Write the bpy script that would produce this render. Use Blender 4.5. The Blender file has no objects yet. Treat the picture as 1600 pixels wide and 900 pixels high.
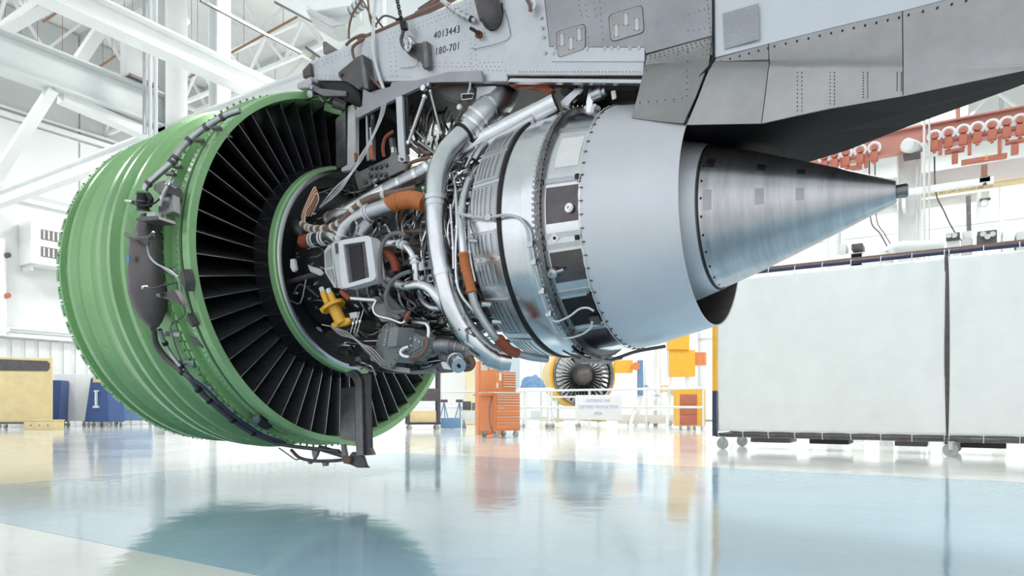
import bpy, bmesh, math, random
from mathutils import Vector, Matrix
random.seed(7)
PI = math.pi
S = bpy.context.scene
COL = S.collection

# ------------------------------------------------------------------ camera
FPX, YAW, HY, HC = 1066.63, math.radians(32.571), 637.36, 0.72
YO, ZO = 4.694, 2.017                      # engine axis (runs along +X)
cd = bpy.data.cameras.new('camera'); cam = bpy.data.objects.new('camera', cd); COL.objects.link(cam)
cam.location = (0, 0, HC); cam.rotation_euler = (PI/2, 0, YAW)
cd.sensor_width = 36; cd.lens = 36*FPX/1600; cd.shift_y = (HY-450)/1600; cd.clip_end = 300
S.camera = cam
# ------------------------------------------------------------------ world, lights, exposure
W = bpy.data.worlds.new('world'); S.world = W; W.use_nodes = True
bg = W.node_tree.nodes['Background']; bg.inputs[0].default_value = (0.90, 0.95, 1.0, 1); bg.inputs[1].default_value = 1.3
def area(loc, sx, sy, power, rot=(0, 0, 0), col=(1, 1, 1)):
    l = bpy.data.lights.new('area_light', 'AREA'); l.shape = 'RECTANGLE'; l.size = sx; l.size_y = sy; l.energy = power; l.color = col
    o = bpy.data.objects.new('area_light', l); COL.objects.link(o); o.location = loc; o.rotation_euler = rot
    return o
FILL_LAMPS = [(-24, 4), (-24, 18), (-24, 31), (-12, 14), (-12, 31), (-1, 8), (-1, 22), (-1, 33), (10, 14), (10, 30)]  # added overhead area lights that brighten the hangar
for lx, ly in FILL_LAMPS:
    area((lx, ly, 12.6), 3.2, 3.2, 800, col=(1, 0.99, 0.96))
S.view_settings.view_transform = 'Standard'; S.view_settings.look = 'None'; S.view_settings.gamma = 1
S.view_settings.use_curve_mapping = False; S.view_settings.exposure = 0.02

# ------------------------------------------------------------------ geometry from the lens (true 3-D points)
FW = Vector((-math.sin(YAW), math.cos(YAW), 0)); RT = Vector((math.cos(YAW), math.sin(YAW), 0)); CP = Vector((0, 0, HC))
def ray(px, py): return FW + RT*((px-800)/FPX) + Vector((0, 0, 1))*((HY-py)/FPX)
def at(px, py, k): r = ray(px, py); return CP + r*((YO-k)/r.y)          # point on the vertical plane k in front of the engine axis
def atY(px, py, y): r = ray(px, py); return CP + r*(y/r.y)
def atX(px, py, x): r = ray(px, py); return CP + r*(x/r.x)
def atZ(px, py, z): r = ray(px, py); return CP + r*((z-HC)/r.z)
def atD(px, py, d): return CP + ray(px, py)*d
def cyl(px, py, R):                                                      # hit on a cylinder round the engine axis -> (x, theta)
    r = ray(px, py); oy, oz = -YO, HC-ZO
    a = r.y**2+r.z**2; b = 2*(oy*r.y+oz*r.z); c = oy*oy+oz*oz-R*R
    t = (-b-math.sqrt(max(b*b-4*a*c, 0)))/2/a
    P = CP + r*t
    return P.x, math.atan2(-(P.y-YO), P.z-ZO)
def E(x, r, th): return Vector((x, YO-r*math.sin(th), ZO+r*math.cos(th)))
def onc(px, py, R): x, th = cyl(px, py, R); return E(x, R, th)
D2R = math.radians

# ------------------------------------------------------------------ materials
def mat(name, col, rough=0.5, metal=0.0, noise=0.0, nscale=8, bump=0.0, bscale=60, emit=None, coat=0.0, spec=None, stretch=None, rvar=0.0):
    m = bpy.data.materials.new(name); m.use_nodes = True; n = m.node_tree; b = n.nodes['Principled BSDF']
    b.inputs['Base Color'].default_value = (*col, 1); b.inputs['Roughness'].default_value = rough; b.inputs['Metallic'].default_value = metal
    if spec is not None: b.inputs['Specular IOR Level'].default_value = spec
    if coat: b.inputs['Coat Weight'].default_value = coat; b.inputs['Coat Roughness'].default_value = 0.08
    if emit: b.inputs['Emission Color'].default_value = (*emit[0], 1); b.inputs['Emission Strength'].default_value = emit[1]
    if noise or bump or rvar:
        tc = n.nodes.new('ShaderNodeTexCoord'); mp = n.nodes.new('ShaderNodeMapping'); n.links.new(tc.outputs['Object'], mp.inputs[0])
        if stretch: mp.inputs['Scale'].default_value = stretch
    if noise or rvar:
        t = n.nodes.new('ShaderNodeTexNoise'); t.inputs['Scale'].default_value = nscale; t.inputs['Detail'].default_value = 6; n.links.new(mp.outputs[0], t.inputs['Vector'])
        t.inputs['Roughness'].default_value = 0.65
    if noise:
        r = n.nodes.new('ShaderNodeValToRGB'); r.color_ramp.elements[0].position = 0.32; r.color_ramp.elements[1].position = 0.68
        r.color_ramp.elements[0].color = (*[max(0, c*(1-noise)) for c in col], 1); r.color_ramp.elements[1].color = (*[min(1, c*(1+noise*0.6)) for c in col], 1)
        n.links.new(t.outputs['Fac'], r.inputs[0]); n.links.new(r.outputs[0], b.inputs['Base Color'])
    if rvar:
        mr = n.nodes.new('ShaderNodeMapRange'); mr.inputs[3].default_value = max(0.02, rough-rvar); mr.inputs[4].default_value = min(1, rough+rvar)
        n.links.new(t.outputs['Fac'], mr.inputs[0]); n.links.new(mr.outputs[0], b.inputs['Roughness'])
    if bump:
        t2 = n.nodes.new('ShaderNodeTexNoise'); t2.inputs['Scale'].default_value = bscale; t2.inputs['Detail'].default_value = 3; n.links.new(mp.outputs[0], t2.inputs['Vector'])
        bp = n.nodes.new('ShaderNodeBump'); bp.inputs['Strength'].default_value = bump; bp.inputs['Distance'].default_value = 0.01
        n.links.new(t2.outputs['Fac'], bp.inputs['Height']); n.links.new(bp.outputs[0], b.inputs['Normal'])
    return m
M = {}
M['green'] = mat('green primer', (0.30, 0.53, 0.26), 0.26, 0.25, 0.05, 3, 0.10, 90, rvar=0.06)
M['green_d'] = mat('green primer dull', (0.13, 0.32, 0.12), 0.5, 0.1, 0.2, 8)
M['vane'] = mat('black composite vane', (0.038, 0.039, 0.046), 0.30, 0.0, 0.25, 14, rvar=0.1)
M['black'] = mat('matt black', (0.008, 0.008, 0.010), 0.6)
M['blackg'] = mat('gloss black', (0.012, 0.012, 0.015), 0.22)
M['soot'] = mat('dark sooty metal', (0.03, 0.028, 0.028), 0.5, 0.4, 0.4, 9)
M['steel'] = mat('bright steel', (0.74, 0.75, 0.77), 0.22, 1, 0.10, 6, rvar=0.08)
M['steel_m'] = mat('satin steel', (0.52, 0.53, 0.55), 0.33, 1, 0.14, 7, rvar=0.1)
M['steel_d'] = mat('dark steel', (0.22, 0.21, 0.215), 0.38, 0.9, 0.3, 9, rvar=0.12)
M['gun'] = mat('gunmetal paint', (0.12, 0.11, 0.112), 0.45, 0.4, 0.25, 9, 0.08)
M['tank'] = mat('brown grey tank coating', (0.135, 0.118, 0.122), 0.38, 0.45, 0.18, 5, 0.12, 70)
M['nozzle'] = mat('pale grey titanium', (0.70, 0.71, 0.75), 0.40, 0.35, 0.05, 2.5, rvar=0.05)
M['inner'] = mat('heat browned metal', (0.22, 0.20, 0.20), 0.42, 0.8, 0.25, 6)
M['orange'] = mat('orange silicone', (0.56, 0.17, 0.045), 0.45, 0, 0.15, 12)
M['orange_d'] = mat('rust red sleeve', (0.33, 0.075, 0.035), 0.5, 0, 0.3, 14)
M['yellow'] = mat('yellow paint', (0.86, 0.47, 0.05), 0.4, 0, 0.1, 9)
M['white'] = mat('white enamel', (0.80, 0.81, 0.82), 0.35, 0, 0.04, 5)
M['offwhite'] = mat('grey white enamel', (0.62, 0.63, 0.64), 0.4, 0.1, 0.1, 12)
M['pgrey'] = mat('grey cast housing', (0.25, 0.265, 0.265), 0.45, 0.3, 0.12, 18, 0.15, 60)
M['pylon'] = mat('pale pylon metal', (0.62, 0.635, 0.67), 0.42, 0.45, 0.12, 2.2, 0.06, 30, rvar=0.08)
M['pylon2'] = mat('grey pylon metal', (0.36, 0.365, 0.385), 0.40, 0.75, 0.2, 2.0, 0.08, 26, rvar=0.1)
M['fair'] = mat('brushed fairing metal', (0.36, 0.355, 0.355), 0.30, 0.9, 0.22, 1.6, 0.06, 20, rvar=0.08)
M['fairw'] = mat('white fairing paint', (0.66, 0.69, 0.74), 0.4, 0.1, 0.05, 2)
M['brown'] = mat('brown hose', (0.20, 0.12, 0.09), 0.5, 0, 0.2, 15)
M['cream'] = mat('cream plastic wrap', (0.70, 0.66, 0.60), 0.55)
M['lens'] = mat('lamp lens', (1, 1, 1), 0.4, emit=((1, 0.98, 0.95), 14))
M['wallw'] = mat('white wall panel', (0.84, 0.86, 0.86), 0.6, 0, 0.03, 0.6)
M['wallg'] = mat('grey white wall lining', (0.66, 0.68, 0.68), 0.7, 0, 0.08, 0.5)
M['struct'] = mat('white structural paint', (0.90, 0.92, 0.92), 0.45, 0, 0.05, 1.0)
M['structg'] = mat('pale grey structural paint', (0.72, 0.76, 0.76), 0.45, 0, 0.06, 1.0)
M['blue'] = mat('blue paint', (0.045, 0.095, 0.26), 0.4, 0, 0.1, 6)
M['blue_l'] = mat('light blue paint', (0.16, 0.30, 0.50), 0.45, 0, 0.1, 6)
M['navy'] = mat('navy paint', (0.035, 0.04, 0.09), 0.45)
M['rust'] = mat('sprinkler brown', (0.30, 0.16, 0.11), 0.6)
M['rubber'] = mat('grey rubber', (0.18, 0.18, 0.18), 0.7)
M['wheel'] = mat('grey caster wheel', (0.42, 0.43, 0.42), 0.6)
M['red'] = mat('red oxide paint', (0.50, 0.155, 0.105), 0.5, 0, 0.12, 8)
M['tool'] = mat('orange tool chest paint', (0.74, 0.24, 0.085), 0.35, 0, 0.05, 4)
M['cream_y'] = mat('cream yellow board', (0.74, 0.60, 0.33), 0.6, 0, 0.1, 3)
M['ink'] = mat('black stencil ink', (0.02, 0.02, 0.025), 0.6)
M['cloth'] = mat('white curtain cloth', (0.85, 0.87, 0.86), 0.85, 0, 0.035, 2.5, 0.1, 400)

# ------------------------------------------------------------------ object helpers
def finish(bm, name, m, smooth=None):
    bmesh.ops.recalc_face_normals(bm, faces=bm.faces)
    me = bpy.data.meshes.new(name); bm.to_mesh(me); bm.free()
    me.materials.append(m if not isinstance(m, str) else M[m])
    if smooth:
        me.polygons.foreach_set('use_smooth', [True]*len(me.polygons)); me.set_sharp_from_angle(angle=D2R(smooth))
    return me
def obj(name, bm, m, parent=None, smooth=35, kind=None, label=None):
    me = finish(bm, name, m, smooth)
    co = [v.co for v in me.vertices]
    if parent is None: c = Vector(((min(v.x for v in co)+max(v.x for v in co))/2, (min(v.y for v in co)+max(v.y for v in co))/2, min(v.z for v in co)))
    else: c = sum(co, Vector())/len(co)
    me.transform(Matrix.Translation(-c))
    o = bpy.data.objects.new(name, me); COL.objects.link(o)
    if parent is not None:
        o.parent = parent; p = parent; off = Vector()
        while p is not None: off += p.location; p = p.parent
        o.location = c-off
    else: o.location = c
    if kind: o['kind'] = kind
    if label: o['label'] = label
    return o
def tag(o, label, cat, group=None, kind=None):
    if label: o['label'] = label
    o['category'] = cat
    if group: o['group'] = group
    if kind: o['kind'] = kind
    return o
def thing(name, loc, label, cat, group=None):
    o = bpy.data.objects.new(name, None); COL.objects.link(o); o.location = loc; o.empty_display_size = 0.1
    return tag(o, label, cat, group)
def struct(name, bm, m, parent=None, smooth=None, label=None):
    o = obj(name, bm, m, parent, smooth, label=label)
    if parent is None: o['kind'] = 'structure'
    return o
def dup(root, loc, rotz=None, label=None):
    def cp(o, par):
        c = o.copy(); COL.objects.link(c); c.parent = par
        for ch in list(o.children): cp(ch, c)
        return c
    r = cp(root, None); r.location = loc
    if rotz is not None: r.rotation_euler = (0, 0, rotz)
    if label: r['label'] = label
    return r
# ------------------------------------------------------------------ mesh helpers
def nb(): return bmesh.new()
def ab(bm, lo, hi, mt=None):
    x0, y0, z0 = lo; x1, y1, z1 = hi
    v = [bm.verts.new((x, y, z)) for x, y, z in ((x0,y0,z0),(x1,y0,z0),(x1,y1,z0),(x0,y1,z0),(x0,y0,z1),(x1,y0,z1),(x1,y1,z1),(x0,y1,z1))]
    for f in ((0,3,2,1),(4,5,6,7),(0,1,5,4),(1,2,6,5),(2,3,7,6),(3,0,4,7)): bm.faces.new([v[i] for i in f])
    if mt is not None:
        for q in v: q.co = mt @ q.co
    return bm
def box(lo, hi, bev=0, mt=None):
    bm = ab(nb(), lo, hi)
    if bev: bmesh.ops.bevel(bm, geom=bm.edges[:], offset=bev, segments=2, affect='EDGES', profile=0.6)
    if mt is not None: bm.transform(mt)
    return bm
def frame_of(p, d, upv=Vector((0, 0, 1))):
    d = Vector(d).normalized()
    if abs(d.dot(upv)) > 0.98: upv = Vector((1, 0, 0))
    s = d.cross(upv).normalized(); u = s.cross(d).normalized()
    return Matrix(((s.x, u.x, d.x, p[0]), (s.y, u.y, d.y, p[1]), (s.z, u.z, d.z, p[2]), (0, 0, 0, 1)))
def bar(bm, a, b, w, h=None, upv=Vector((0, 0, 1))):
    a = Vector(a); b = Vector(b); h = h or w; L = (b-a).length
    return ab(bm, (-w/2, -h/2, 0), (w/2, h/2, L), frame_of(a, b-a, upv))
def prism(pts, vec, bev=0, bm=None):                                     # polygon (3-D points) pushed along vec
    own = bm is None; bm = bm or nb(); vec = Vector(vec)
    a = [bm.verts.new(p) for p in pts]; b = [bm.verts.new(Vector(p)+vec) for p in pts]; n = len(pts)
    fs = [bm.faces.new(a), bm.faces.new(b[::-1])]
    for i in range(n): fs.append(bm.faces.new((a[i], b[i], b[(i+1) % n], a[(i+1) % n])))
    if bev and own: bmesh.ops.bevel(bm, geom=bm.edges[:], offset=bev, segments=2, affect='EDGES')
    return bm
def ppoly(pix, k, t, bev=0, bm=None): return prism([at(x, y, k) for x, y in pix], (0, t, 0), bev, bm)
def smooth_path(P, n=6):
    P = [Vector(p) for p in P]
    if len(P) < 3: return P
    out = []
    for i in range(len(P)-1):
        p0 = P[i-1] if i else P[0]*2-P[1]; p1 = P[i]; p2 = P[i+1]; p3 = P[i+2] if i+2 < len(P) else P[-1]*2-P[-2]
        for j in range(n):
            t = j/n
            out.append(0.5*((2*p1)+(p2-p0)*t+(2*p0-5*p1+4*p2-p3)*t*t+(3*p1-p0-3*p2+p3)*t**3))
    out.append(P[-1]); return out
def tube(P, r, seg=10, n=6, bm=None, cap=True, rad=None):
    bm = bm or nb(); Q = smooth_path(P, n); m = len(Q); prev = None; rings = []
    for i, q in enumerate(Q):
        d = (Q[min(i+1, m-1)]-Q[max(i-1, 0)]).normalized()
        if prev is None:
            u = Vector((0, 0, 1)) if abs(d.z) < 0.9 else Vector((1, 0, 0))
            u = (u-d*u.dot(d)).normalized()
        else: u = (prev-d*prev.dot(d)).normalized()
        prev = u; s = d.cross(u); rr = r if rad is None else rad(i/(m-1))*r
        rings.append([bm.verts.new(q+(u*math.cos(a)+s*math.sin(a))*rr) for a in (2*PI*j/seg for j in range(seg))])
    for a, b in zip(rings, rings[1:]):
        for j in range(seg): bm.faces.new((a[j], a[(j+1) % seg], b[(j+1) % seg], b[j]))
    if cap: bm.faces.new(rings[0][::-1]); bm.faces.new(rings[-1])
    return bm
def collar(P, f, r, w, seg=16, bm=None, n=6):                            # ring round a tube at fraction f of its path
    Q = smooth_path(P, n); L = [0]
    for a, b in zip(Q, Q[1:]): L.append(L[-1]+(b-a).length)
    s = f*L[-1]; i = max(j for j in range(len(L)) if L[j] <= s+1e-9); i = min(i, len(Q)-2)
    d = (Q[i+1]-Q[i]).normalized(); c = Q[i]+d*(s-L[i])
    return turn([(-w/2, r*0.9), (-w/2, r), (w/2, r), (w/2, r*0.9)], c, d, seg, bm)
def turn(prof, p, d, seg=24, bm=None, closed=False):                     # profile (axial, radius) turned round axis d at p
    bm = bm or nb(); mt = frame_of(p, d); rings = []
    for z, r in prof:
        if r < 1e-5: rings.append([bm.verts.new(mt @ Vector((0, 0, z)))])
        else: rings.append([bm.verts.new(mt @ Vector((r*math.cos(2*PI*j/seg), r*math.sin(2*PI*j/seg), z))) for j in range(seg)])
    prs = list(zip(rings, rings[1:]))
    if closed: prs.append((rings[-1], rings[0]))
    for a, b in prs:
        for j in range(seg):
            k = (j+1) % seg
            if len(a) == 1 and len(b) == 1: continue
            if len(a) == 1: bm.faces.new((a[0], b[k], b[j]))
            elif len(b) == 1: bm.faces.new((a[j], a[k], b[0]))
            else: bm.faces.new((a[j], a[k], b[k], b[j]))
    if not closed:
        if len(rings[0]) > 2: bm.faces.new(rings[0][::-1])
        if len(rings[-1]) > 2: bm.faces.new(rings[-1])
    return bm
def rev(prof, seg=180, a0=0, a1=360, closed=True, bm=None):              # profile (x, r) turned round the engine axis
    bm = bm or nb(); full = abs(a1-a0) >= 359.9; n = seg if full else seg+1; cols = []
    for j in range(n):
        th = D2R(a0+(a1-a0)*j/seg); cols.append([bm.verts.new(E(x, r, th)) for x, r in prof])
    m = len(prof)
    for j in range(seg):
        a, b = cols[j], cols[(j+1) % n]
        for i in range(m if closed else m-1):
            k = (i+1) % m; bm.faces.new((a[i], a[k], b[k], b[i]))
    if not full and closed: bm.faces.new(cols[0]); bm.faces.new(cols[-1][::-1])
    return bm
def dot(bm, p, nrm, r, h, seg=6):                                        # low rivet / bolt head
    return turn([(-h*0.3, r), (h*0.7, r), (h, r*0.6)], p, nrm, seg, bm)
def rnorm(th): return Vector((0, -math.sin(th), math.cos(th)))
def itp(T, x):
    if x <= T[0][0]: return T[0][1]
    for (a, b), (c, d) in zip(T, T[1:]):
        if x <= c: return b+(d-b)*(x-a)/(c-a)
    return T[-1][1]
def patch(x0, x1, t0, t1, rf, t=0.004, nx=4, nt=8, bm=None):             # thin plate lying on a surface of revolution (deg)
    bm = bm or nb(); top = []; bot = []
    for i in range(nx+1):
        x = x0+(x1-x0)*i/nx; r = rf(x)
        top.append([bm.verts.new(E(x, r+t, D2R(t0+(t1-t0)*j/nt))) for j in range(nt+1)])
        bot.append([bm.verts.new(E(x, r-0.002, D2R(t0+(t1-t0)*j/nt))) for j in range(nt+1)])
    for i in range(nx):
        for j in range(nt):
            bm.faces.new((top[i][j], top[i+1][j], top[i+1][j+1], top[i][j+1])); bm.faces.new((bot[i][j], bot[i][j+1], bot[i+1][j+1], bot[i+1][j]))
    for i in range(nx):
        for j in (0, nt): bm.faces.new((top[i][j], bot[i][j], bot[i+1][j], top[i+1][j]))
    for j in range(nt):
        for i in (0, nx): bm.faces.new((top[i][j], top[i][j+1], bot[i][j+1], bot[i][j]))
    return bm
def text(body, size, p, xdir, ydir, m, parent=None, ext=0.001, name='lettering', space=1.0, width=1.0):
    cu = bpy.data.curves.new('t', 'FONT'); cu.body = body; cu.size = size; cu.extrude = ext; cu.align_x = 'CENTER'; cu.align_y = 'CENTER'; cu.space_character = space
    t = bpy.data.objects.new('t', cu); COL.objects.link(t); dg = bpy.context.evaluated_depsgraph_get(); dg.update()
    me = bpy.data.meshes.new_from_object(t.evaluated_get(dg)); bpy.data.objects.remove(t); bpy.data.curves.remove(cu)
    X = Vector(xdir).normalized(); Y = Vector(ydir); Y = (Y-X*Y.dot(X)).normalized(); Z = X.cross(Y)
    me.transform(Matrix(((X.x*width, Y.x, Z.x, p[0]), (X.y*width, Y.y, Z.y, p[1]), (X.z*width, Y.z, Z.z, p[2]), (0, 0, 0, 1))))
    bm = nb(); bm.from_mesh(me); bpy.data.meshes.remove(me)
    return obj(name, bm, m, parent, None)
# ================================================================== THE SETTING
def floor_material():
    m = mat('epoxy floor', (0.80, 0.82, 0.80), 0.10, 0, coat=0.0, spec=0.75); n = m.node_tree; b = n.nodes['Principled BSDF']; L = n.links.new
    tc = n.nodes.new('ShaderNodeTexCoord'); t = n.nodes.new('ShaderNodeTexNoise'); t.inputs['Scale'].default_value = 0.9; t.inputs['Detail'].default_value = 6; L(tc.outputs['Object'], t.inputs['Vector'])
    t2 = n.nodes.new('ShaderNodeTexNoise'); t2.inputs['Scale'].default_value = 5.0; t2.inputs['Detail'].default_value = 5; L(tc.outputs['Object'], t2.inputs['Vector'])
    bp = n.nodes.new('ShaderNodeBump'); bp.inputs['Strength'].default_value = 0.16; bp.inputs['Distance'].default_value = 0.012; L(t2.outputs['Fac'], bp.inputs['Height']); L(bp.outputs[0], b.inputs['Normal'])
    mr = n.nodes.new('ShaderNodeMapRange'); mr.inputs[3].default_value = 0.03; mr.inputs[4].default_value = 0.15; L(t.outputs['Fac'], mr.inputs[0]); L(mr.outputs[0], b.inputs['Roughness'])
    return m, t, L, n, b
def floor_colour(base, var):
    m, t, L, n, b = floor_material(); r = n.nodes.new('ShaderNodeValToRGB')
    r.color_ramp.elements[0].position = 0.3; r.color_ramp.elements[1].position = 0.7
    r.color_ramp.elements[0].color = (*[c*(1-var) for c in base], 1); r.color_ramp.elements[1].color = (*[min(1, c*(1+var)) for c in base], 1)
    L(t.outputs['Fac'], r.inputs[0]); L(r.outputs[0], b.inputs['Base Color']); m.name = 'epoxy'; return m
M['floor'] = floor_colour((0.76, 0.79, 0.77), 0.04)
M['floorb'] = floor_colour((0.36, 0.53, 0.64), 0.06)
struct('floor', box((-34, -16, -0.3), (34, 42, 0)), 'floor', label='glossy white epoxy hangar floor')
struct('floor_marking', box((-7.5, 1.88, 0), (34, 8.25, 0.0015)), 'floorb', label='wide pale blue painted lane on the white floor')
XL, YB, ZC = -30.0, 38.0, 16.0
wl = struct('wall_left', box((XL-0.4, -16, 0), (XL, 42, ZC)), 'wallw')
for z0, z1, mm, d in ((0.0, 3.35, 'wallw', 0), (3.6, 8.6, 'wallw', 1), (8.75, 11.6, 'wallw', 1), (11.9, 15.9, 'wallg', 2)):
    step = 0.45 if d == 0 else 3.0
    y = -1.0 if d == 0 else -4.0
    while y < (28 if d == 0 else 38):
        bm = box((XL, y+0.02, z0), (XL+(0.05 if d == 0 else 0.10), y+step-(0.14 if d == 0 else 0.05), z1), 0.02)
        struct('wall_panel', bm, mm, wl); y += step
for z in (3.48, 8.68, 11.75):
    struct('wall_rail', box((XL, -15, z-0.09), (XL+0.28, 38, z+0.09), 0.03), 'struct', wl)
    struct('wall_pipe', tube([(XL+0.33, -15, z+0.22), (XL+0.33, 38, z+0.22)], 0.06, 8), 'structg', wl)
wb = struct('wall_back', box((XL-0.4, YB, 0), (34, YB+0.4, ZC)), 'wallw')
for i in range(16):
    for z0, z1 in ((0.05, 4.4), (4.6, 9.0), (9.2, 15.9)):
        struct('wall_panel', box((XL+0.1+4*i, YB-0.1, z0), (XL+3.95+4*i, YB, z1), 0.03), 'wallw', wb)
wr = struct('wall_right', box((34, -16, 0), (34.4, 42, ZC)), 'wallw')
struct('ceiling', box((XL-0.4, -16, ZC), (34.4, 42.4, ZC+0.3)), 'struct')
for i in range(9):                                                       # ribbed roof deck purlins
    y = -8+5.5*i
    struct('trim_%d' % (i+1), box((XL, y, ZC-0.35), (34, y+0.14, ZC)), 'structg')
# columns
def column(x, y, z1=ZC, w=0.42):
    bm = nb(); ab(bm, (x-w/2, y-w/2, 0), (x-w/2+0.04, y+w/2, z1)); ab(bm, (x+w/2-0.04, y-w/2, 0), (x+w/2, y+w/2, z1)); ab(bm, (x-w/2+0.04, y-0.03, 0), (x+w/2-0.04, y+0.03, z1))
    return bm
def colobj(x, y, label, z1=ZC, w=0.42, m='struct'):
    return tag(obj('steel_column', column(x, y, z1, w), m), label, 'column', kind='structure')
colobj(-18, 10.75, 'white steel column at the end of the wide crane girder', w=0.62)
colobj(-16.6, 11.3, 'slender white column just right of the grey white unit box', w=0.4)
colobj(-12, 37.2, 'far white column behind the second engine', w=0.6)
colobj(-3.3, 26, 'pale grey column left of the curtain screen', w=0.5, m='structg')
# crane girders (along Y) and the tie beam (along X)
def ibeam_y(x, y0, y1, z0, z1, w=0.35, t=0.05):
    bm = nb(); ab(bm, (x-w/2, y0, z0), (x+w/2, y1, z0+t)); ab(bm, (x-w/2, y0, z1-t), (x+w/2, y1, z1)); ab(bm, (x-0.02, y0, z0+t), (x+0.02, y1, z1-t)); return bm
def ibeam_x(y, x0, x1, z0, z1, w=0.35, t=0.05):
    bm = nb(); ab(bm, (x0, y-w/2, z0), (x1, y+w/2, z0+t)); ab(bm, (x0, y-w/2, z1-t), (x1, y+w/2, z1)); ab(bm, (x0, y-0.02, z0+t), (x1, y+0.02, z1-t)); return bm
tag(obj('crane_girder', ibeam_y(-18, -14, 10.6, 8.3, 9.2, 0.5), 'structg'), 'wide pale grey I-beam crossing the upper left', 'beam', kind='structure')
tag(obj('runway_beam', ibeam_y(-15, -14, 37, 8.72, 9.25, 0.45), 'struct'), 'long white beam sloping down behind the green case', 'beam', kind='structure')
tag(obj('tie_beam', ibeam_x(10.6, XL, -10, 7.85, 8.35, 0.3), 'struct'), 'white tie beam reaching the left edge below the crane girder', 'beam', kind='structure')
def brace(a, b, w, label, m='struct'):
    tag(obj('diagonal_brace', bar(nb(), a, b, w, w*0.7), m), label, 'brace', kind='structure')
brace(atX(80, 143, -18), atX(-20, 300, -18), 0.3, 'pale diagonal brace under the wide crane girder')
brace(atX(95, 152, -18.1), atX(262, 224, -18.1), 0.35, 'pale long brace under the girder toward the column')
brace(atX(3, 52, -20), atX(75, 12, -20), 0.34, 'short white brace at the top left corner')
brace(atX(122, 98, -20), atX(157, 46, -20), 0.38, 'white brace rising above the crane girder')
# roof trusses (along Y), each its own lattice
def truss(x, y0, y1, z0, z1, n, w=0.13, m='struct'):
    bm = nb()
    bar(bm, (x, y0, z0), (x, y1, z0), w); bar(bm, (x, y0, z1), (x, y1, z1), w)
    for i in range(n):
        a = y0+(y1-y0)*i/n; b = y0+(y1-y0)*(i+0.5)/n; c = y0+(y1-y0)*(i+1)/n
        bar(bm, (x, a, z0), (x, b, z1), w*0.7); bar(bm, (x, b, z1), (x, c, z0), w*0.7)
    return bm
for i, x in enumerate((-27, -23, -19.5, -12, -8.5, -5, -1, 3, 7)):
    o = obj('roof_truss', truss(x, -8, 37.5, 13.4, 15.5, 14), 'struct'); o['kind'] = 'structure'; o['label'] = 'white lattice roof truss under the ceiling'
def trussx(y, x0, x1, z0, z1, n, w=0.12):
    bm = nb(); bar(bm, (x0, y, z0), (x1, y, z0), w); bar(bm, (x0, y, z1), (x1, y, z1), w)
    for i in range(n):
        a = x0+(x1-x0)*i/n; b = x0+(x1-x0)*(i+0.5)/n; c = x0+(x1-x0)*(i+1)/n
        bar(bm, (a, y, z0), (b, y, z1), w*0.7); bar(bm, (b, y, z1), (c, y, z0), w*0.7)
    return bm
for y in (3, 9, 15, 21, 27, 33):
    o = obj('cross_truss', trussx(y, XL, 12, 12.2, 13.3, 22), 'struct'); o['kind'] = 'structure'; o['label'] = 'white lattice cross truss under the roof'
# sprinkler pipes (brown, along X)
SPL = ['longest thin brown sprinkler pipe right of the bright lamp', 'short brown sprinkler pipe under the white runway beam', 'brown sprinkler pipe just left of the grey box', 'brown sprinkler pipe nearest above the grey box', 'small brown sprinkler pipe stub nearest the top left', 'brown sprinkler pipe running into the left edge', 'brown sprinkler pipe between the two left braces']
for (x0, y0, x1, y1) in ((362, 82, 465, 26), (296, 121, 312, 112), (156, 104, 180, 88), (190, 82, 211, 68), (68, 34, 92, 17), (0, 48, 40, 62), (45, 66, 110, 95)):
    a = atZ(x0, y0, 12.17); b = atZ(x1, y1, 12.17)
    bm = tube([a, b], 0.035, 8)
    for f in (.2, .8): tube([a.lerp(b, f), a.lerp(b, f)+Vector((0, 0, ZC-12.19))], 0.008, 5, 1, bm)
    tag(obj('sprinkler_pipe', bm, 'rust'), SPL.pop(0), 'pipe', 'sprinkler pipes')
tag(obj('dark_rail', bar(nb(), atZ(313, 0, 11), atZ(470, 83, 11), 0.07), 'steel_d'), 'thin dark overhead rail above the runway beam', 'rail')
# roof lamps; the square ones are added to go with the area lights
def roof_lamp(lx, ly, z, label):
    t = thing('ceiling_lamp', (lx, ly, z), label, 'lamp', 'high bay roof lamps')
    obj('lamp_shade', turn([(0.0, 0.42), (0.06, 0.44), (0.5, 0.16), (0.75, 0.12), (0.75, 0.0)], (lx, ly, z), (0, 0, 1), 24), 'struct', t)
    obj('lamp_lens', turn([(-0.04, 0.0), (-0.04, 0.38), (-0.005, 0.40), (-0.005, 0)], (lx, ly, z), (0, 0, 1), 24), 'lens', t)
    obj('lamp_stem', tube([(lx, ly, z+0.75), (lx, ly, ZC-0.02)], 0.03, 6), 'structg', t)
def added_lamp(lx, ly, label):  # added housing, sized to match the area light below it
    t = thing('ceiling_lamp', (lx, ly, 12.61), label, 'lamp', 'added square lamps')
    obj('added_lamp_housing', box((lx-1.68, ly-1.68, 12.62), (lx+1.68, ly+1.68, 12.80), .03), 'struct', t)
    for sx in (-1.2, 1.2): obj('lamp_stem', tube([(lx+sx, ly, 12.79), (lx+sx, ly, ZC-.02)], .03, 6), 'structg', t)
for lx, ly in FILL_LAMPS: added_lamp(lx, ly, 'added square white lamp in the %s row, %s in the hangar' % ('near' if ly < 10 else 'middle' if ly < 25 else 'far', {-24: 'by the left wall', -12: 'left of centre', -1: 'centre', 10: 'right'}[lx]))
p = atD(275, 30, 23)
roof_lamp(p.x, p.y, p.z, 'glaring round lamp seen between two columns at top left')

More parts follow.
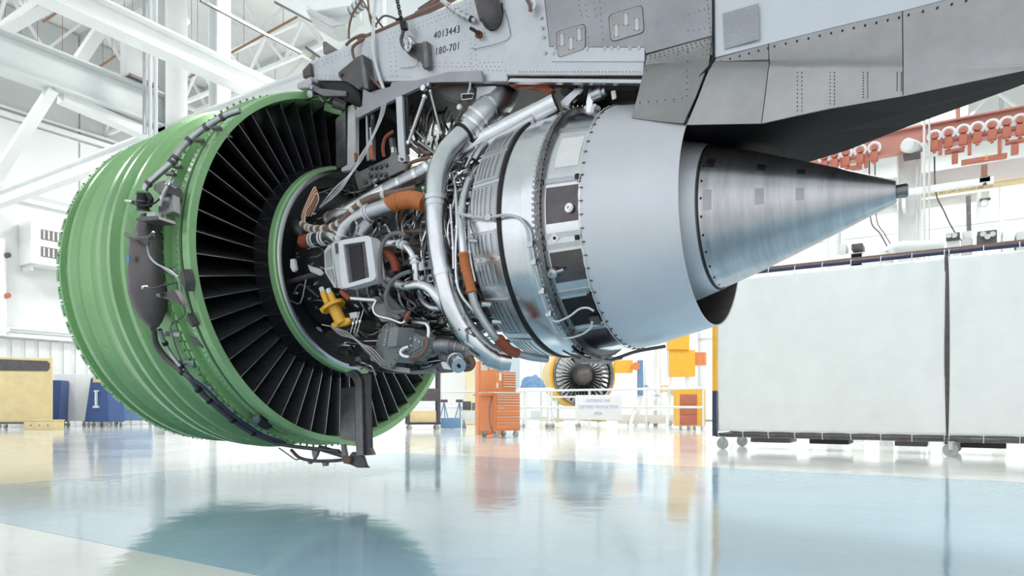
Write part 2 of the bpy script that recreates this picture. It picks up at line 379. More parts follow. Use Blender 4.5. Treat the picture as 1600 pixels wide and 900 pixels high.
# ================================================================== THE ENGINE
eng = thing('jet_engine', (-3.6, YO, 0.15), 'uncowled turbofan engine with bright green fan case and silver exhaust cone', 'engine')
CASE = [(-6.92, 1.56), (-6.925, 1.625), (-6.885, 1.65), (-6.86, 1.648), (-6.85, 1.60), (-6.77, 1.602), (-6.745, 1.635), (-6.70, 1.655), (-6.65, 1.655), (-6.62, 1.625), (-6.55, 1.622), (-6.52, 1.645), (-6.47, 1.655), (-6.43, 1.63),
        (-6.40, 1.622), (-6.18, 1.645), (-6.15, 1.67), (-6.07, 1.675), (-6.035, 1.635), (-5.99, 1.632), (-5.965, 1.675), (-5.90, 1.68), (-5.875, 1.635), (-5.82, 1.632), (-5.79, 1.66), (-5.73, 1.662), (-5.70, 1.625), (-5.55, 1.615), (-5.30, 1.605),
        (-5.285, 1.64), (-5.255, 1.64), (-5.25, 1.605), (-5.20, 1.603), (-5.195, 1.66), (-5.165, 1.66), (-5.155, 1.605), (-5.07, 1.60), (-5.045, 1.645), (-4.985, 1.648), (-4.98, 1.60), (-4.958, 1.60), (-4.953, 1.643), (-4.90, 1.64), (-4.885, 1.63), (-4.88, 1.575), (-4.92, 1.565), (-5.3, 1.56), (-6.0, 1.555)]
CASE = [(x, 1.643+(r-1.643)*1.55) if -6.84 < x < -5.6 and r > 1.58 else (x, r) for x, r in CASE]
def rcase(x): return itp([c for c in CASE[:44]], x)
case = obj('fan_case', rev(CASE, 240), 'green', eng, 28, label='bright green ribbed fan case')
# black seal line, bolts and rivets of the case
obj('seal_strip', rev([(-4.979, 1.60), (-4.979, 1.634), (-4.959, 1.634), (-4.959, 1.60)], 200), 'black', case)
bm = nb()
for x, n, r, h in ((-6.90, 96, 0.008, 0.012), (-5.27, 132, 0.011, 0.02), (-5.18, 132, 0.011, 0.02), (-5.02, 220, 0.005, 0.006), (-5.11, 160, 0.006, 0.008)):
    for j in range(n):
        a = 2*PI*j/n; rr = {-6.90: 1.648, -5.27: 1.64, -5.18: 1.66, -5.02: 1.648, -5.11: 1.602}[x]
        dot(bm, E(x, rr, a), rnorm(a), r, h)
obj('rivet', bm, 'green_d', case, kind='stuff')
bm = nb()
for j in range(90):
    a = 2*PI*(j+0.5)/90; turn([(-0.004, 0.006), (0.008, 0.005)], E(-6.925, 1.622, a), (-1, 0, 0.0), 5, bm); turn([(-0.004, 0.008), (0.01, 0.006)], E(-6.87, 1.65, a), rnorm(a), 5, bm)
obj('lip_bolt', bm, 'white', case, kind='stuff')
# scalloped front flange
bm = nb()
for j in range(64):
    a0 = 360*j/64; patch(-6.935, -6.90, a0+0.6, a0+4.6, lambda x: 1.645, 0.005, 1, 3, bm)
obj('scalloped_flange', bm, 'green', case)
# exit guide vanes
NV = 55
vm = None
for j in range(NV):
    th = D2R(14.85+j*360/NV)
    if vm is None:
        bm = nb(); secs = []
        for r in (0.93, 1.15, 1.35, 1.565):
            row = []
            for s_, w in ((0, 0.0035), (0.12, 0.010), (0.35, 0.016), (0.7, 0.014), (1, 0.003)):
                x = -4.955-0.40*s_; off = -(0.13*s_+0.07*s_*s_)       # swirl of the chord
                row.append((x, off, w))
            secs.append((r, row))
        grid = []
        for r, row in secs:
            loop = [(x, o_+w) for x, o_, w in row]+[(x, o_-w) for x, o_, w in row[::-1]]
            grid.append([bm.verts.new((x, -o_, r)) for x, o_ in loop])
        for a, b in zip(grid, grid[1:]):
            n = len(a)
            for i in range(n): bm.faces.new((a[i], a[(i+1) % n], b[(i+1) % n], b[i]))
        vm = finish(bm, 'exit_guide_vane', 'vane', 40)
    o = bpy.data.objects.new('exit_guide_vane', vm); COL.objects.link(o); o.parent = eng
    o.location = Vector((0, YO, ZO))-eng.location; o.rotation_euler = (th, 0, 0)
# bright trailing-edge strips belong to the vanes: polished metal edge
em = finish(box((-4.9555, -0.0032, 0.96), (-4.949, 0.0032, 1.555)), 'vane_edge', 'steel_m')
for o in [c for c in eng.children if c.name.startswith('exit_guide_vane')]:
    e = bpy.data.objects.new('vane_edge', em); COL.objects.link(e); e.parent = o
# fan rotor far inside (dark blades)
rotor = obj('fan_rotor', turn([(0, 0), (0.0, 1.54), (0.02, 1.54), (0.25, 0.45), (0.55, 0.0)][::1], (-6.35, YO, ZO), (-1, 0, 0), 96), 'black', eng)
bm = nb()
for j in range(22):
    a = 2*PI*j/22; d = rnorm(a); t = Vector((0, -math.cos(a), -math.sin(a)))
    for r0, r1, q0, q1 in ((0.4, 0.9, 0.06, 0.12), (0.9, 1.53, 0.12, 0.24)):
        c0 = Vector((-6.2, YO, ZO))+d*r0; c1 = Vector((-6.2, YO, ZO))+d*r1
        prism([c0-t*q0+Vector((-.08, 0, 0)), c0+t*q0+Vector((.08, 0, 0)), c1+t*q1+Vector((.02, 0, 0)), c1-t*q1+Vector((-.10, 0, 0))], Vector((0.012, 0, 0)), bm=bm)
obj('fan_blade', bm, 'blackg', rotor, kind='stuff')
# hub rings: black band, green band, silver flange, dark front frame
hub = obj('hub_band', rev([(-5.38, 0.90), (-5.38, 0.955), (-4.975, 0.965), (-4.955, 1.005), (-4.80, 0.975), (-4.80, 0.90)], 180), 'blackg', eng, label='black segmented hub band')
bm = nb()
for j in range(30):
    a = 2*PI*j/30
    bar(bm, E(-4.955, 1.004, a), E(-4.80, 0.977, a), 0.006, 0.008)
    dot(bm, E(-4.93, 1.0, a+0.05), rnorm(a+0.05), 0.006, 0.006); dot(bm, E(-4.83, 0.983, a+0.05), rnorm(a+0.05), 0.006, 0.006)
obj('band_joint', bm, 'black', hub, kind='stuff')
obj('green_hub_ring', rev([(-4.80, 0.935), (-4.80, 0.975), (-4.745, 0.968), (-4.735, 0.955), (-4.735, 0.935)], 180, -2, 188), 'green', eng, label='narrow green ring round the core opening')
obj('silver_flange', rev([(-4.88, 0.91), (-4.735, 0.935), (-4.725, 0.925), (-4.72, 0.90), (-4.80, 0.88), (-4.90, 0.89)], 180), 'steel_m', eng, label='polished silver ring inside the green ring')
obj('front_frame', turn([(0, 0), (0, 0.90), (0.04, 0.91), (0.10, 0.895), (0.10, 0.80), (0.03, 0.78), (0.05, 0.55), (0.14, 0.5), (0.14, 0)], (-4.98, YO, ZO), (1, 0, 0), 120), 'black', eng)
# compressor case: stepped dark steel body with flanges
CC = [(-4.9, 0.0), (-4.9, 0.62), (-4.5, 0.60), (-4.49, 0.66), (-4.45, 0.66), (-4.44, 0.57), (-4.15, 0.53), (-4.14, 0.58), (-4.11, 0.58), (-4.10, 0.52), (-3.8, 0.49), (-3.79, 0.55), (-3.76, 0.55), (-3.75, 0.49), (-3.45, 0.49), (-3.44, 0.57), (-3.40, 0.57), (-3.39, 0.52), (-3.15, 0.56), (-3.14, 0.63), (-3.10, 0.63), (-3.09, 0.58), (-2.9, 0.66), (-2.85, 0.80), (-2.75, 0.82), (-2.75, 0.0)]
cc = obj('compressor_case', rev(CC, 120, closed=False), 'steel_d', eng, 30)
bm = nb()
for x, r, n in ((-4.44, 0.635, 60), (-4.10, 0.56, 56), (-3.75, 0.53, 50), (-3.39, 0.55, 50), (-3.09, 0.61, 54)):
    for j in range(n):
        a = 2*PI*j/n; turn([(-0.01, 0.011), (0.02, 0.011), (0.02, 0.006), (0.03, 0.006)], E(x, r, a), (1, 0, 0), 6, bm)
obj('flange_bolt', bm, 'steel', cc, kind='stuff')

# ---- turbine casing
TC = [(-2.80, 0.80), (-2.79, 0.868), (-2.53, 0.896), (-2.528, 0.888), (-2.50, 0.888), (-2.50, 0.893), (-2.36, 0.898), (-2.355, 0.904), (-2.25, 0.893), (-2.245, 0.876), (-1.93, 0.838), (-1.93, 0.80)]
def rturb(x): return itp(TC[1:11], x)
tcs = obj('turbine_case', rev(TC, 200), 'steel', eng, 30, label='polished silver turbine casing')
obj('clearance_tube', rev([(-2.545, 0.89), (-2.545, 0.905), (-2.525, 0.905), (-2.525, 0.89)], 200), 'soot', tcs)
# bolted ring with nuts
br = obj('bolted_flange', rev([(-2.245, 0.87), (-2.245, 0.915), (-2.205, 0.915), (-2.205, 0.865)], 200), 'steel_d', tcs)
bm = nb()
for j in range(150):
    a = 2*PI*j/150; turn([(-0.052, 0.0095), (0.010, 0.0095)], E(-2.215, 0.905, a), (1, 0, 0), 6, bm)
    if j % 2: turn([(-0.014, 0.006), (0.012, 0.006)], E(-2.225, 0.915, a), rnorm(a), 5, bm)
obj('ring_bolt', bm, 'steel_m', tcs, kind='stuff')
# perforated cooling panels, four rows of slots
perf = []
for (t0, t1) in ((40, 56), (58, 73), (75, 91), (96, 107.5), (109, 121), (127, 148), (153, 176)):
    p0 = obj('perforated_panel', patch(-2.783, -2.56, t0, t1, rturb, 0.006, 3, 8), 'steel_m', tcs)
    bm = nb(); bh = nb()
    for i, x in enumerate((-2.768, -2.738, -2.705, -2.668, -2.622, -2.582)[:6]):
        w = 0.010
        if i % 1 == 0 and i < 5:
            patch(x, x+0.004, t0+1.2, t1-1.2, lambda q: rturb(q)+0.006, 0.004, 1, 6, bm)
            n = int((t1-t0)/1.15)
            for j in range(n):
                tt = D2R(t0+2+(t1-t0-4)*j/max(1, n-1)); turn([(-0.001, 0.0042), (0.0012, 0.0042)], E(x+0.018, rturb(x+0.018)+0.0065, tt), rnorm(tt), 6, bh)
    patch(-2.782, -2.57, t0, t0+0.35, lambda q: rturb(q)+0.006, 0.004, 2, 1, bm); patch(-2.782, -2.57, t1-0.35, t1, lambda q: rturb(q)+0.006, 0.004, 2, 1, bm)
    obj('raised_rib', bm, 'steel', tcs, kind='stuff'); obj('cooling_hole', bh, 'ink', tcs, kind='stuff')
# dark burnt windows between bolted ring and nozzle
for (t0, t1, mm) in ((82, 97.5, 'soot2'), (109.5, 123, 'soot2'), (131, 147, 'black'), (151, 172, 'soot2')):
    if mm not in M: M[mm] = mat('smoke stained metal', (0.13, 0.115, 0.12), 0.3, 0.85, 0.25, 7, rvar=0.08)
    obj('stained_panel', patch(-2.185, -1.965, t0, t1, rturb, 0.003, 4, 10), mm, tcs)
M['blanket'] = mat('white ceramic blanket', (0.86, 0.86, 0.84), 0.7, 0, 0.05, 8)
obj('white_patch', patch(-2.145, -1.985, 56.5, 73, rturb, 0.004, 4, 8), 'blanket', tcs, label='white rectangular patch')
for t0 in (49, 78, 101.5, 106, 127, 149):                               # raised bands between windows
    obj('casing_strap', patch(-2.20, -1.945, t0, t0+2.2, rturb, 0.009, 4, 2), 'steel_m', tcs)
# ---- core nozzle
NZ = [(-1.945, 0.80), (-1.945, 0.856), (-1.925, 0.858), (-1.80, 0.838), (-1.65, 0.80), (-1.50, 0.763), (-1.357, 0.7295), (-1.357, 0.724), (-1.60, 0.775), (-1.85, 0.80)]
nz = obj('core_nozzle', rev(NZ, 220), 'nozzle', eng, 30, label='smooth pale grey exhaust nozzle')
obj('nozzle_liner', rev([(-1.36, 0.7235), (-1.60, 0.772), (-1.90, 0.80), (-1.90, 0.79), (-1.60, 0.765), (-1.362, 0.7195)], 200), 'inner', nz)
bm = nb(); wp = []
for j in range(64):
    a = 2*PI*j/64; turn([(-0.004, 0.007), (0.005, 0.007), (0.006, 0.004), (0.012, 0.004)], E(-1.935, 0.855, a), rnorm(a), 6, bm); turn([(-0.018, 0.0035), (0.010, 0.0035)], E(-1.935, 0.862, a), (1, 0, 0), 5, bm)
    wp.append(E(-1.95, 0.868, a)); wp.append(E(-1.957, 0.862, a+PI/64))
wp.append(wp[0])
obj('nozzle_bolt', bm, 'steel_d', nz, kind='stuff')
obj('safety_wire', tube(wp, 0.0028, 5, 2), 'white', nz)
# ---- exhaust plug and cone
PL = [(-1.75, 0.0), (-1.75, 0.60), (-1.60, 0.575), (-1.336, 0.487), (-1.336, 0.0)]
plug = obj('plug_collar', rev(PL, 160, closed=False), 'nozzle', eng, 30, label='pale collar ring ahead of the cone')
CN = [(-1.336, 0.0), (-1.336, 0.484), (-1.322, 0.484), (-1.32, 0.477), (-1.1, 0.402), (-0.85, 0.305), (-0.55, 0.185), (-0.268, 0.068), (-0.262, 0.064), (-0.262, 0.0)]
M['coneM'] = mat('brushed cone metal', (0.50, 0.49, 0.50), 0.30, 0.95, 0.22, 3.0, stretch=(6, .6, .6), rvar=0.08)
def rcone(x): return itp(CN[3:8], x)
cone = obj('exhaust_cone', rev(CN, 200, closed=False), 'coneM', eng, 30, label='brushed metal exhaust cone')
obj('cone_spigot', turn([(0, 0.0), (0, 0.040), (0.055, 0.042), (0.055, 0.037), (0.062, 0.036), (0.062, 0)], (-0.262, YO, ZO), (1, 0, 0), 32), 'steel_d', cone, label='dark stub at the tip of the cone')
bm = nb()
for j in range(26):
    a = 2*PI*(j+0.4)/26
    turn([(-0.001, 0.0085), (0.0015, 0.0085), (0.0015, 0.006)], E(-1.302, rcone(-1.302), a), rnorm(a), 12, bm)
obj('fastener', bm, 'soot', cone, kind='stuff')
obj('seam', rev([(-1.325, 0.475), (-1.325, 0.4865), (-1.316, 0.4835), (-1.316, 0.47)], 160), 'soot', cone)
# heat-stained patches of the cone
M['stain'] = mat('heat stained metal', (0.33, 0.32, 0.33), 0.30, 1, 0.15, 6)
for (x0, w) in ((-1.29, 0.05), (-1.00, 0.05), (-0.78, 0.045)):
    for (t0, t1) in ((52, 62), (82, 98)):
        obj('stained_patch', patch(x0, x0+w, t0, t1, rcone, 0.0012, 2, 6), 'stain', cone)
# ================================================================== THE PYLON
pyl = thing('engine_pylon', (-2.2, YO, 2.6), 'riveted pale metal pylon holding the engine up from the wing', 'pylon')
KP = 0.42
def P3(l): return [at(*q) for q in l]
def plate(name, pix, k, t, m, label=None, bev=0.003, parent=None): return obj(name, ppoly(pix, k, t, bev), m, parent or pyl, 30, label=label)
def rpx(px, py, k, n): return n*(at(px, py, k)-CP).dot(FW)/FPX
def T(name, pts, w, m, parent, label=None, seg=12, n=6, rad=None, kind=None):      # tube through (px, py, k) points, w = half width in px
    q = pts[len(pts)//2]
    return obj(name, tube(P3(pts), rpx(*q, w), seg, n, rad=rad), m, parent, 50, label=label, kind=kind)
def clampring(name, pts, fr, w, wid, m, parent):
    q = pts[len(pts)//2]
    return obj(name, collar(P3(pts), fr, rpx(*q, w), wid), m, parent, 40)
front = plate('front_box', [(487, 125), (484, 96), (541, 73), (568, 62), (572, 127)], KP-0.01, 2*KP-0.02, 'pylon', 'sloping nose box of the pylon')
box1 = plate('side_box', [(568, 127), (564, 62), (597, 49), (631, 34), (690, 15), (736, -5), (800, -40), (800, -150), (860, -170), (792, 127)], KP, 2*KP, 'pylon', 'pale riveted side carrying stencilled numbers')
mid = plate('middle_panel', [(791, 118), (788, 60), (790, -120), (851, -140), (851, 0), (859, 72), (861, 95), (1006, 96), (1005, 118)], KP+0.006, 2*KP+0.012, 'pylon', 'pale middle panel with flush screws')
up = plate('upper_panel', [(851, 0), (851, -140), (1119, -150), (1113, 0), (1113, 56), (1009, 84), (1007, 74), (859, 73)], KP+0.012, 2*KP+0.02, 'pylon2', 'grey upper panel with two access doors')
obj('panel_step', prism(P3([(859, 73, KP+.0145), (1007, 74, KP+.0145), (1007, 96, KP+.0145), (861, 96, KP+.0145)]), (0, 0.01, 0), 0.002), 'pylon', pyl)
obj('black_gap', prism(P3([(791, 119, .36), (1004, 119, .36), (1001, 126, .36), (800, 122, .36)]), (0, 0.6, 0)), 'black', pyl)  # black block standing in for the dark gap under the middle panel
obj('lower_lip', prism(P3([(797, 122, .45), (1003, 124, .45), (1002, 130, .45), (830, 128, .45), (792, 128, .45)]), (0, 0.05, 0), 0.003), 'steel_m', pyl)
obj('lower_lip', prism(P3([(791, 116.5, .432), (1006, 117, .432), (1006, 118.5, .432), (792, 119, .432)]), (0, 0.03, 0)), 'steel_d', pyl)
# underside tray over the core (dark)
obj('firewall', prism(P3([(575, 127, .36), (1000, 127, .36), (1004, 132, .36), (990, 142, .36), (800, 134, .36), (690, 133, .36), (600, 150, .36)]), (0, 0.7, 0)), 'soot', pyl, label='dark underside of the pylon over the core')
obj('heat_shield', prism(P3([(792, 131, .37), (850, 128, .37), (865, 140, .37), (858, 148, .37), (830, 135, .37), (800, 136, .37)]), (0, 0.05, 0), 0.004), 'orange_d', pyl)
obj('heat_shield', prism(P3([(880, 129, .36), (1000, 131, .36), (985, 136, .36), (955, 133, .36), (900, 133, .36)]), (0, 0.05, 0), 0.003), 'orange_d', pyl)
obj('heat_shield', prism(P3([(678, 136, .38), (695, 131, .38), (735, 131, .38), (742, 140, .38), (730, 157, .38), (715, 160, .38), (690, 150, .38)]), (0, 0.06, 0), 0.01), 'gun', pyl, label='dark quilted blanket with rust edge')
T('blanket_edge', [(678, 136, .40), (695, 131, .40), (735, 131, .40)], 1.2, 'orange_d', pyl)
# fairing skins
def skin(name, cols, m, label=None, t=0.012):
    bm = nb(); A = [[bm.verts.new(at(*q)) for q in c] for c in cols]; B = [[bm.verts.new(at(*q)+Vector((0, t, 0))) for q in c] for c in cols]
    n = len(cols[0])
    for i in range(len(cols)-1):
        for j in range(n-1):
            bm.faces.new((A[i][j], A[i+1][j], A[i+1][j+1], A[i][j+1])); bm.faces.new((B[i][j], B[i][j+1], B[i+1][j+1], B[i+1][j]))
        bm.faces.new((A[i][0], B[i][0], B[i+1][0], A[i+1][0])); bm.faces.new((A[i][-1], A[i+1][-1], B[i+1][-1], B[i][-1]))
    for i in (0, -1):
        for j in range(n-1): bm.faces.new((A[i][j], A[i][j+1], B[i][j+1], B[i][j]))
    return obj(name, bm, m, pyl, 25, label=label)
def col(tx, ty, cx, cy, bx, by, s=1.0, ks=(.45, .478, .60)):
    d = 7*s; kt, kc, kb = ks
    return [(tx, ty, kt), (tx+(cx-tx)*.7, ty+(cy-ty)*.7, kt+(kc-kt)*.2), (cx-(cx-tx)*.1, cy-d, kt+(kc-kt)*.5), (cx, cy-d*.35, kc), (cx+(bx-cx)*.04, cy+d*.35, kc+(kb-kc)*.12), (cx+(bx-cx)*.12, cy+d, kc+(kb-kc)*.2), (cx+(bx-cx)*.55, cy+(by-cy)*.55, kc+(kb-kc)*.6), (bx, by, kb)]
cC0 = col(1011, 86, 1007, 108, 987, 184); cC1 = col(1060, 72, 1056, 106, 1028, 189); cC2 = col(1112, 58, 1108, 100, 1068, 193)
skin('lower_fairing', [cC0, cC1, cC2], 'fair', 'bent fairing panel with a row of rivets over the nozzle')
KT = [.452, .43, .40, .33, .20, .12]; KC = [.482, .458, .412, .335, .19, .11]; KB = [.57, .475, .41, .325, .175, .10]
c0 = col(1117, 92, 1112, 103, 1073, 195, 1, (KT[0], KC[0], KB[0])); c1 = col(1201, 69, 1202, 103, 1190, 193, 1, (KT[1], KC[1], KB[1])); c2 = col(1296, 45, 1300, 105, 1296, 169, 1, (KT[2], KC[2], KB[2])); c3 = col(1410, 18, 1411, 106, 1411, 149, 1, (KT[3], KC[3], KB[3])); c4 = col(1600, -32, 1600, 102, 1600, 109, 0.3, (KT[4], KC[4], KB[4])); c5 = col(1760, -74, 1760, 62, 1760, 72, 0.3, (KT[5], KC[5], KB[5]))
def gap(c, dx): return [(x+dx, y, k) for x, y, k in c]
skin('lower_fairing', [c0, gap(c1, -.35)], 'fair', 'short bent fairing panel just right of the black gap')
skin('lower_fairing', [gap(c1, .35), c2, gap(c3, -.35)], 'fair', 'bent fairing panel with the bright reflection')
skin('lower_fairing', [gap(c3, .35), c4, c5], 'fair', 'long rear fairing panel running out of the frame')
for cc_ in (c1, c3): obj('seam_gap', tube([at(x, y, k-.004) for x, y, k in cc_], .005, 6, 1), 'soot', pyl)
obj('gap_backing', prism(P3([(1122, 86, .44), (1106, 110, .46), (1098, 128, .47), (1082, 196, .54), (1058, 194, .54), (1080, 124, .47), (1100, 100, .45), (1108, 86, .44)]), (0, .02, 0)), 'black', pyl)
def mirror(v): return Vector((v.x, 2*YO-v.y, v.z))
wf = [(1116, 90, KT[0]), (1201, 68, KT[1]), (1296, 44, KT[2]), (1410, 17, KT[3]), (1600, -33, KT[4]), (1760, -76, KT[5])]
wu = [(1113.6, -150, KT[0]), (1201, -160, KT[1]), (1296, -165, KT[2]), (1410, -170, KT[3]), (1600, -175, KT[4]), (1760, -180, KT[5])]
bm = nb(); R4 = []
for lo_, hi_ in zip(wf, wu):
    l = at(*lo_); h = at(*hi_); R4.append([bm.verts.new(v) for v in (l, h, mirror(h), mirror(l))])
for A, B in zip(R4, R4[1:]):
    for j in range(4): bm.faces.new((A[j], A[(j+1) % 4], B[(j+1) % 4], B[j]))
bm.faces.new(R4[0]); bm.faces.new(R4[-1][::-1])
obj('rear_fairing', bm, 'fairw', pyl, None, label='smooth white painted rear fairing')
pix = [(1129, 21), (1185, 5), (1187, 61), (1132, 77)]
obj('placard_plate', ppoly(pix, .455, 0.004, 0.001), 'pylon2', pyl, label='lightly ruled square plate on the white fairing')
bm = nb()
for i in range(16):
    f = (i+1)/17; a = at(1130.5, 22+55*f, .4565); b = at(1185.8, 6+55*f, .4565); bar(bm, a, b, 0.0006, 0.0015)
obj('ruled_line', bm, 'fairw', pyl, kind='stuff')
# underside in one near-black colour with hardly any specular
M['under'] = mat('near black underside', (0.008, 0.0085, 0.011), 0.55, 0.0, 0.2, 5, spec=0.08)
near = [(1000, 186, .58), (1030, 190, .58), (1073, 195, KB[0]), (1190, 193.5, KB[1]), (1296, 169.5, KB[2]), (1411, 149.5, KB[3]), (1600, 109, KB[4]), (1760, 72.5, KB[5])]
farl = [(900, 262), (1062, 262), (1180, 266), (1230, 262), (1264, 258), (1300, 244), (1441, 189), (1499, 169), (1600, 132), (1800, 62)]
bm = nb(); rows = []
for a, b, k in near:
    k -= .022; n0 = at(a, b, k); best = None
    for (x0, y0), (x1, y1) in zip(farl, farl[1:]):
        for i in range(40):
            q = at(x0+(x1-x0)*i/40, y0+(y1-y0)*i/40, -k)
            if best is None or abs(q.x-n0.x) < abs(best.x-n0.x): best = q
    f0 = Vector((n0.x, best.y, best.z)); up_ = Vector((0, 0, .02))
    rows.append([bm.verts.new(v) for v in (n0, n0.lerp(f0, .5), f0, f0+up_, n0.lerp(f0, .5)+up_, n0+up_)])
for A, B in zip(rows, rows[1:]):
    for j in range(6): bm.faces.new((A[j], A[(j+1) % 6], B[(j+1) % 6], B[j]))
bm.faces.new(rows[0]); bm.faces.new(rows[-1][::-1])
obj('underside', bm, 'under', pyl, None, label='black underside of the rear fairing')
# rivets
bm = nb(); bs = nb()
def rv(b, l, k, r=0.0042):
    for x0, y0, x1, y1, n in l:
        for i in range(n):
            f = i/max(1, n-1); dot(b, at(x0+(x1-x0)*f, y0+(y1-y0)*f, k), (0, -1, 0), r, 0.002, 6)
rv(bm, [(490, 100, 545, 79, 9), (492, 106, 545, 85, 9), (490, 118, 560, 118, 12), (495, 123, 565, 122, 12), (494, 98, 496, 122, 5), (576, 68, 576, 122, 9), (583, 65, 584, 122, 9), (605, 55, 735, 5, 22), (608, 61, 735, 12, 20), (608, 68, 612, 118, 8), (616, 66, 620, 118, 8),
        (640, 104, 780, 104, 22), (590, 120, 640, 120, 9), (735, 60, 738, 116, 8), (742, 62, 745, 117, 8), (788, 18, 796, 116, 14), (668, 98, 735, 98, 8), (750, 98, 785, 97, 6), (756, 110, 790, 110, 6), (650, 60, 655, 110, 8)], KP)
rv(bm, [(903, 0, 908, 24, 4), (913, -2, 918, 26, 4), (926, -6, 931, 25, 4), (937, 2, 942, 62, 7), (916, 50, 920, 68, 3), (1070, 25, 1108, 12, 6), (1075, 48, 1110, 44, 5), (1105, 0, 1110, 50, 8), (812, 112, 1000, 112, 36)], KP+.013)
rv(bm, [(1016, 87, 1108, 61, 14), (1016, 92, 1096, 70, 12), (1106, 60, 1104, 94, 5), (1110, 59, 1108, 94, 5), (1100, 62, 1098, 96, 4), (1014, 98, 1074, 80, 5)], .4545, .0045)
obj('rivet', bm, 'steel_d', pyl, kind='stuff')
def kk(px, T_): return itp(list(zip((1116, 1201, 1296, 1411, 1600, 1760), T_)), px)
for x0, y0, x1, y1, n in ((1126, 96, 1200, 75, 6), (1210, 72, 1405, 27, 12), (1420, 23, 1600, -22, 9)):
    for i in range(n):
        f = i/(n-1); x = x0+(x1-x0)*f; dot(bs, at(x, y0+(y1-y0)*f, kk(x, KT)+.003), (0, -1, 0), .006, .003)
for x in (1249, 1300, 1352, 1405):
    for i in range(10):
        f = i/9; yb = 193-(x-1190)*.2; y = 113+(yb-122)*f
        for dx in (-3, 4): dot(bs, at(x+dx, y, kk(x, KC)+(kk(x, KB)-kk(x, KC))*(y-104)/(yb-104)+.004), (0, -1, -.3), .0032, .002)
rv(bs, [(1075, 82, 1074, 96, 2), (1006, 150, 1010, 110, 4)], .50, .004)
rv(bs, [(1073, 150, 1074, 110, 5), (1000, 160, 1066, 154, 6)], .57, .004)
obj('rivet', bs, 'soot', pyl, kind='stuff')
bm = nb()
for x, y in ((845, 27), (847, 43), (849, 57), (851, 82), (867, 75), (865, 83), (917, 76), (945, 75), (955, 75), (966, 75), (984, 75), (998, 75)):
    turn([(0, 0.0125), (0.003, 0.0125), (0.003, 0.008), (0.0015, 0.007), (0.0015, 0.0025), (0.004, 0.002)], at(x, y, KP+.0165), (0, -1, 0), 14, bm)
obj('flush_screw', bm, 'steel_m', pyl, kind='stuff')
# panel outlines and access doors
def rrect(c, r=3.0, n=4):                                                # rounded polygon in pixels
    out = []
    for i in range(len(c)):
        p = Vector(c[i]); a = (Vector(c[i-1])-p); b = (Vector(c[(i+1) % len(c)])-p); a = a.normalized()*min(r, a.length/2); b = b.normalized()*min(r, b.length/2)
        for j in range(n+1):
            t = j/n; out.append(tuple(p+a*(1-t)**2+b*t**2))
    return out
for cs, hs in ((((869, 50), (914, 37), (914, 76), (872, 90)), ((878, 62), (892, 68), (905, 54))), (((951, 24), (1003, 8), (1006, 50), (955, 65)), ((963, 48), (978, 30), (995, 38)))):
    rc = rrect(cs, 7)
    d = obj('access_door', ppoly(rc, KP+.0195, 0.006, 0.001), 'fair', pyl, 30, label='rounded access door with three latches')
    g = rrect([(Vector(c)-Vector((sum(q[0] for q in cs)/4, sum(q[1] for q in cs)/4)))*1.03+Vector((sum(q[0] for q in cs)/4, sum(q[1] for q in cs)/4)) for c in cs], 7)
    obj('door_gap', ppoly([tuple(q) for q in g], KP+.0150, 0.004), 'soot', pyl)
    for x, y in hs:
        obj('latch', ppoly([(x-2.6, y-9), (x+2.4, y-10), (x+2.9, y+9), (x-2.1, y+10)], KP+.023, 0.004, 0.001), 'steel_m', d)
        bm = nb()
        for s in (-9, 9): rv(bm, [(x-3.5, y+s, x+3.5, y+s*0.97, 3)], KP+.021, .003)
        obj('latch_pin', bm, 'soot', d, kind='stuff')
for ln in ([(851, 0), (859, 73), (1007, 74)], [(1009, 84.5), (1113, 56.5)], [(788, 15), (795, 40), (793, 62), (745, 76), (738, 74)], [(625, 106), (645, 105), (653, 98), (654, 85)], [(650, 68), (644, 58), (636, 55)]):
    obj('panel_gap', tube([at(x, y, KP+.013) for x, y in ln], 0.0018, 5, 4 if len(ln) > 3 else 1), 'soot', pyl)
T('seam_gap', [(1114, -60, .462), (1115, 91, .462), (1108, 104, .50), (1090, 124, .51), (1070, 196, .58)], 2.1, 'black', pyl, n=1, label='black gap between the two fairings')
# stencilled numbers
def lab(s, c, a, b, hpx, k, m='ink', parent=pyl, w=1.0):
    x = at(*b, k)-at(*a, k); return text(s, rpx(*c, k, hpx)/0.70, at(*c, k), x, (0, 0, 1), m, parent, 0.0006, 'stencil_number', 1.12, w)
lab('4013443', (698, 51), (675, 56), (722, 43.5), 11, KP+.0015, w=0.86)
lab('180-701', (699, 76.5), (677, 83), (722, 71.5), 11, KP+.0015, w=0.86)
# grey inlet pipe and orange plug on the side
T('vent_pipe', [(760, -60, .46), (758, -15, .46), (763, 10, .465), (768, 30, .45), (768, 42, .42)], 19, 'gun', pyl, 'dark rounded vent pipe entering the pylon side', seg=20, rad=lambda t: 1.0 if t < 0.72 else 1-0.45*(t-0.72)/0.28)
obj('vent_seal', tube([at(752+0, 20, KP+.004), at(756, 38, KP+.004), at(768, 47, KP+.004), at(780, 40, KP+.004), at(785, 22, KP+.004), at(784, 5, KP+.004)], 0.007, 8), 'black', pyl)
obj('plug_seat', turn([(0, .036), (.008, .036), (.01, .028)], at(751, 55.5, KP), (0, -1, 0), 24), 'steel_m', pyl)
obj('orange_plug', turn([(0, .027), (.02, .029), (.03, .026), (.034, .018), (.034, 0)], at(750, 55, KP+.01), (-.35, -1, .1), 24), 'orange_d', pyl, label='round orange plug')
T('plug_lever', [(749, 54, .47), (742, 48, .49), (735, 44, .50)], 2.6, 'soot', pyl)
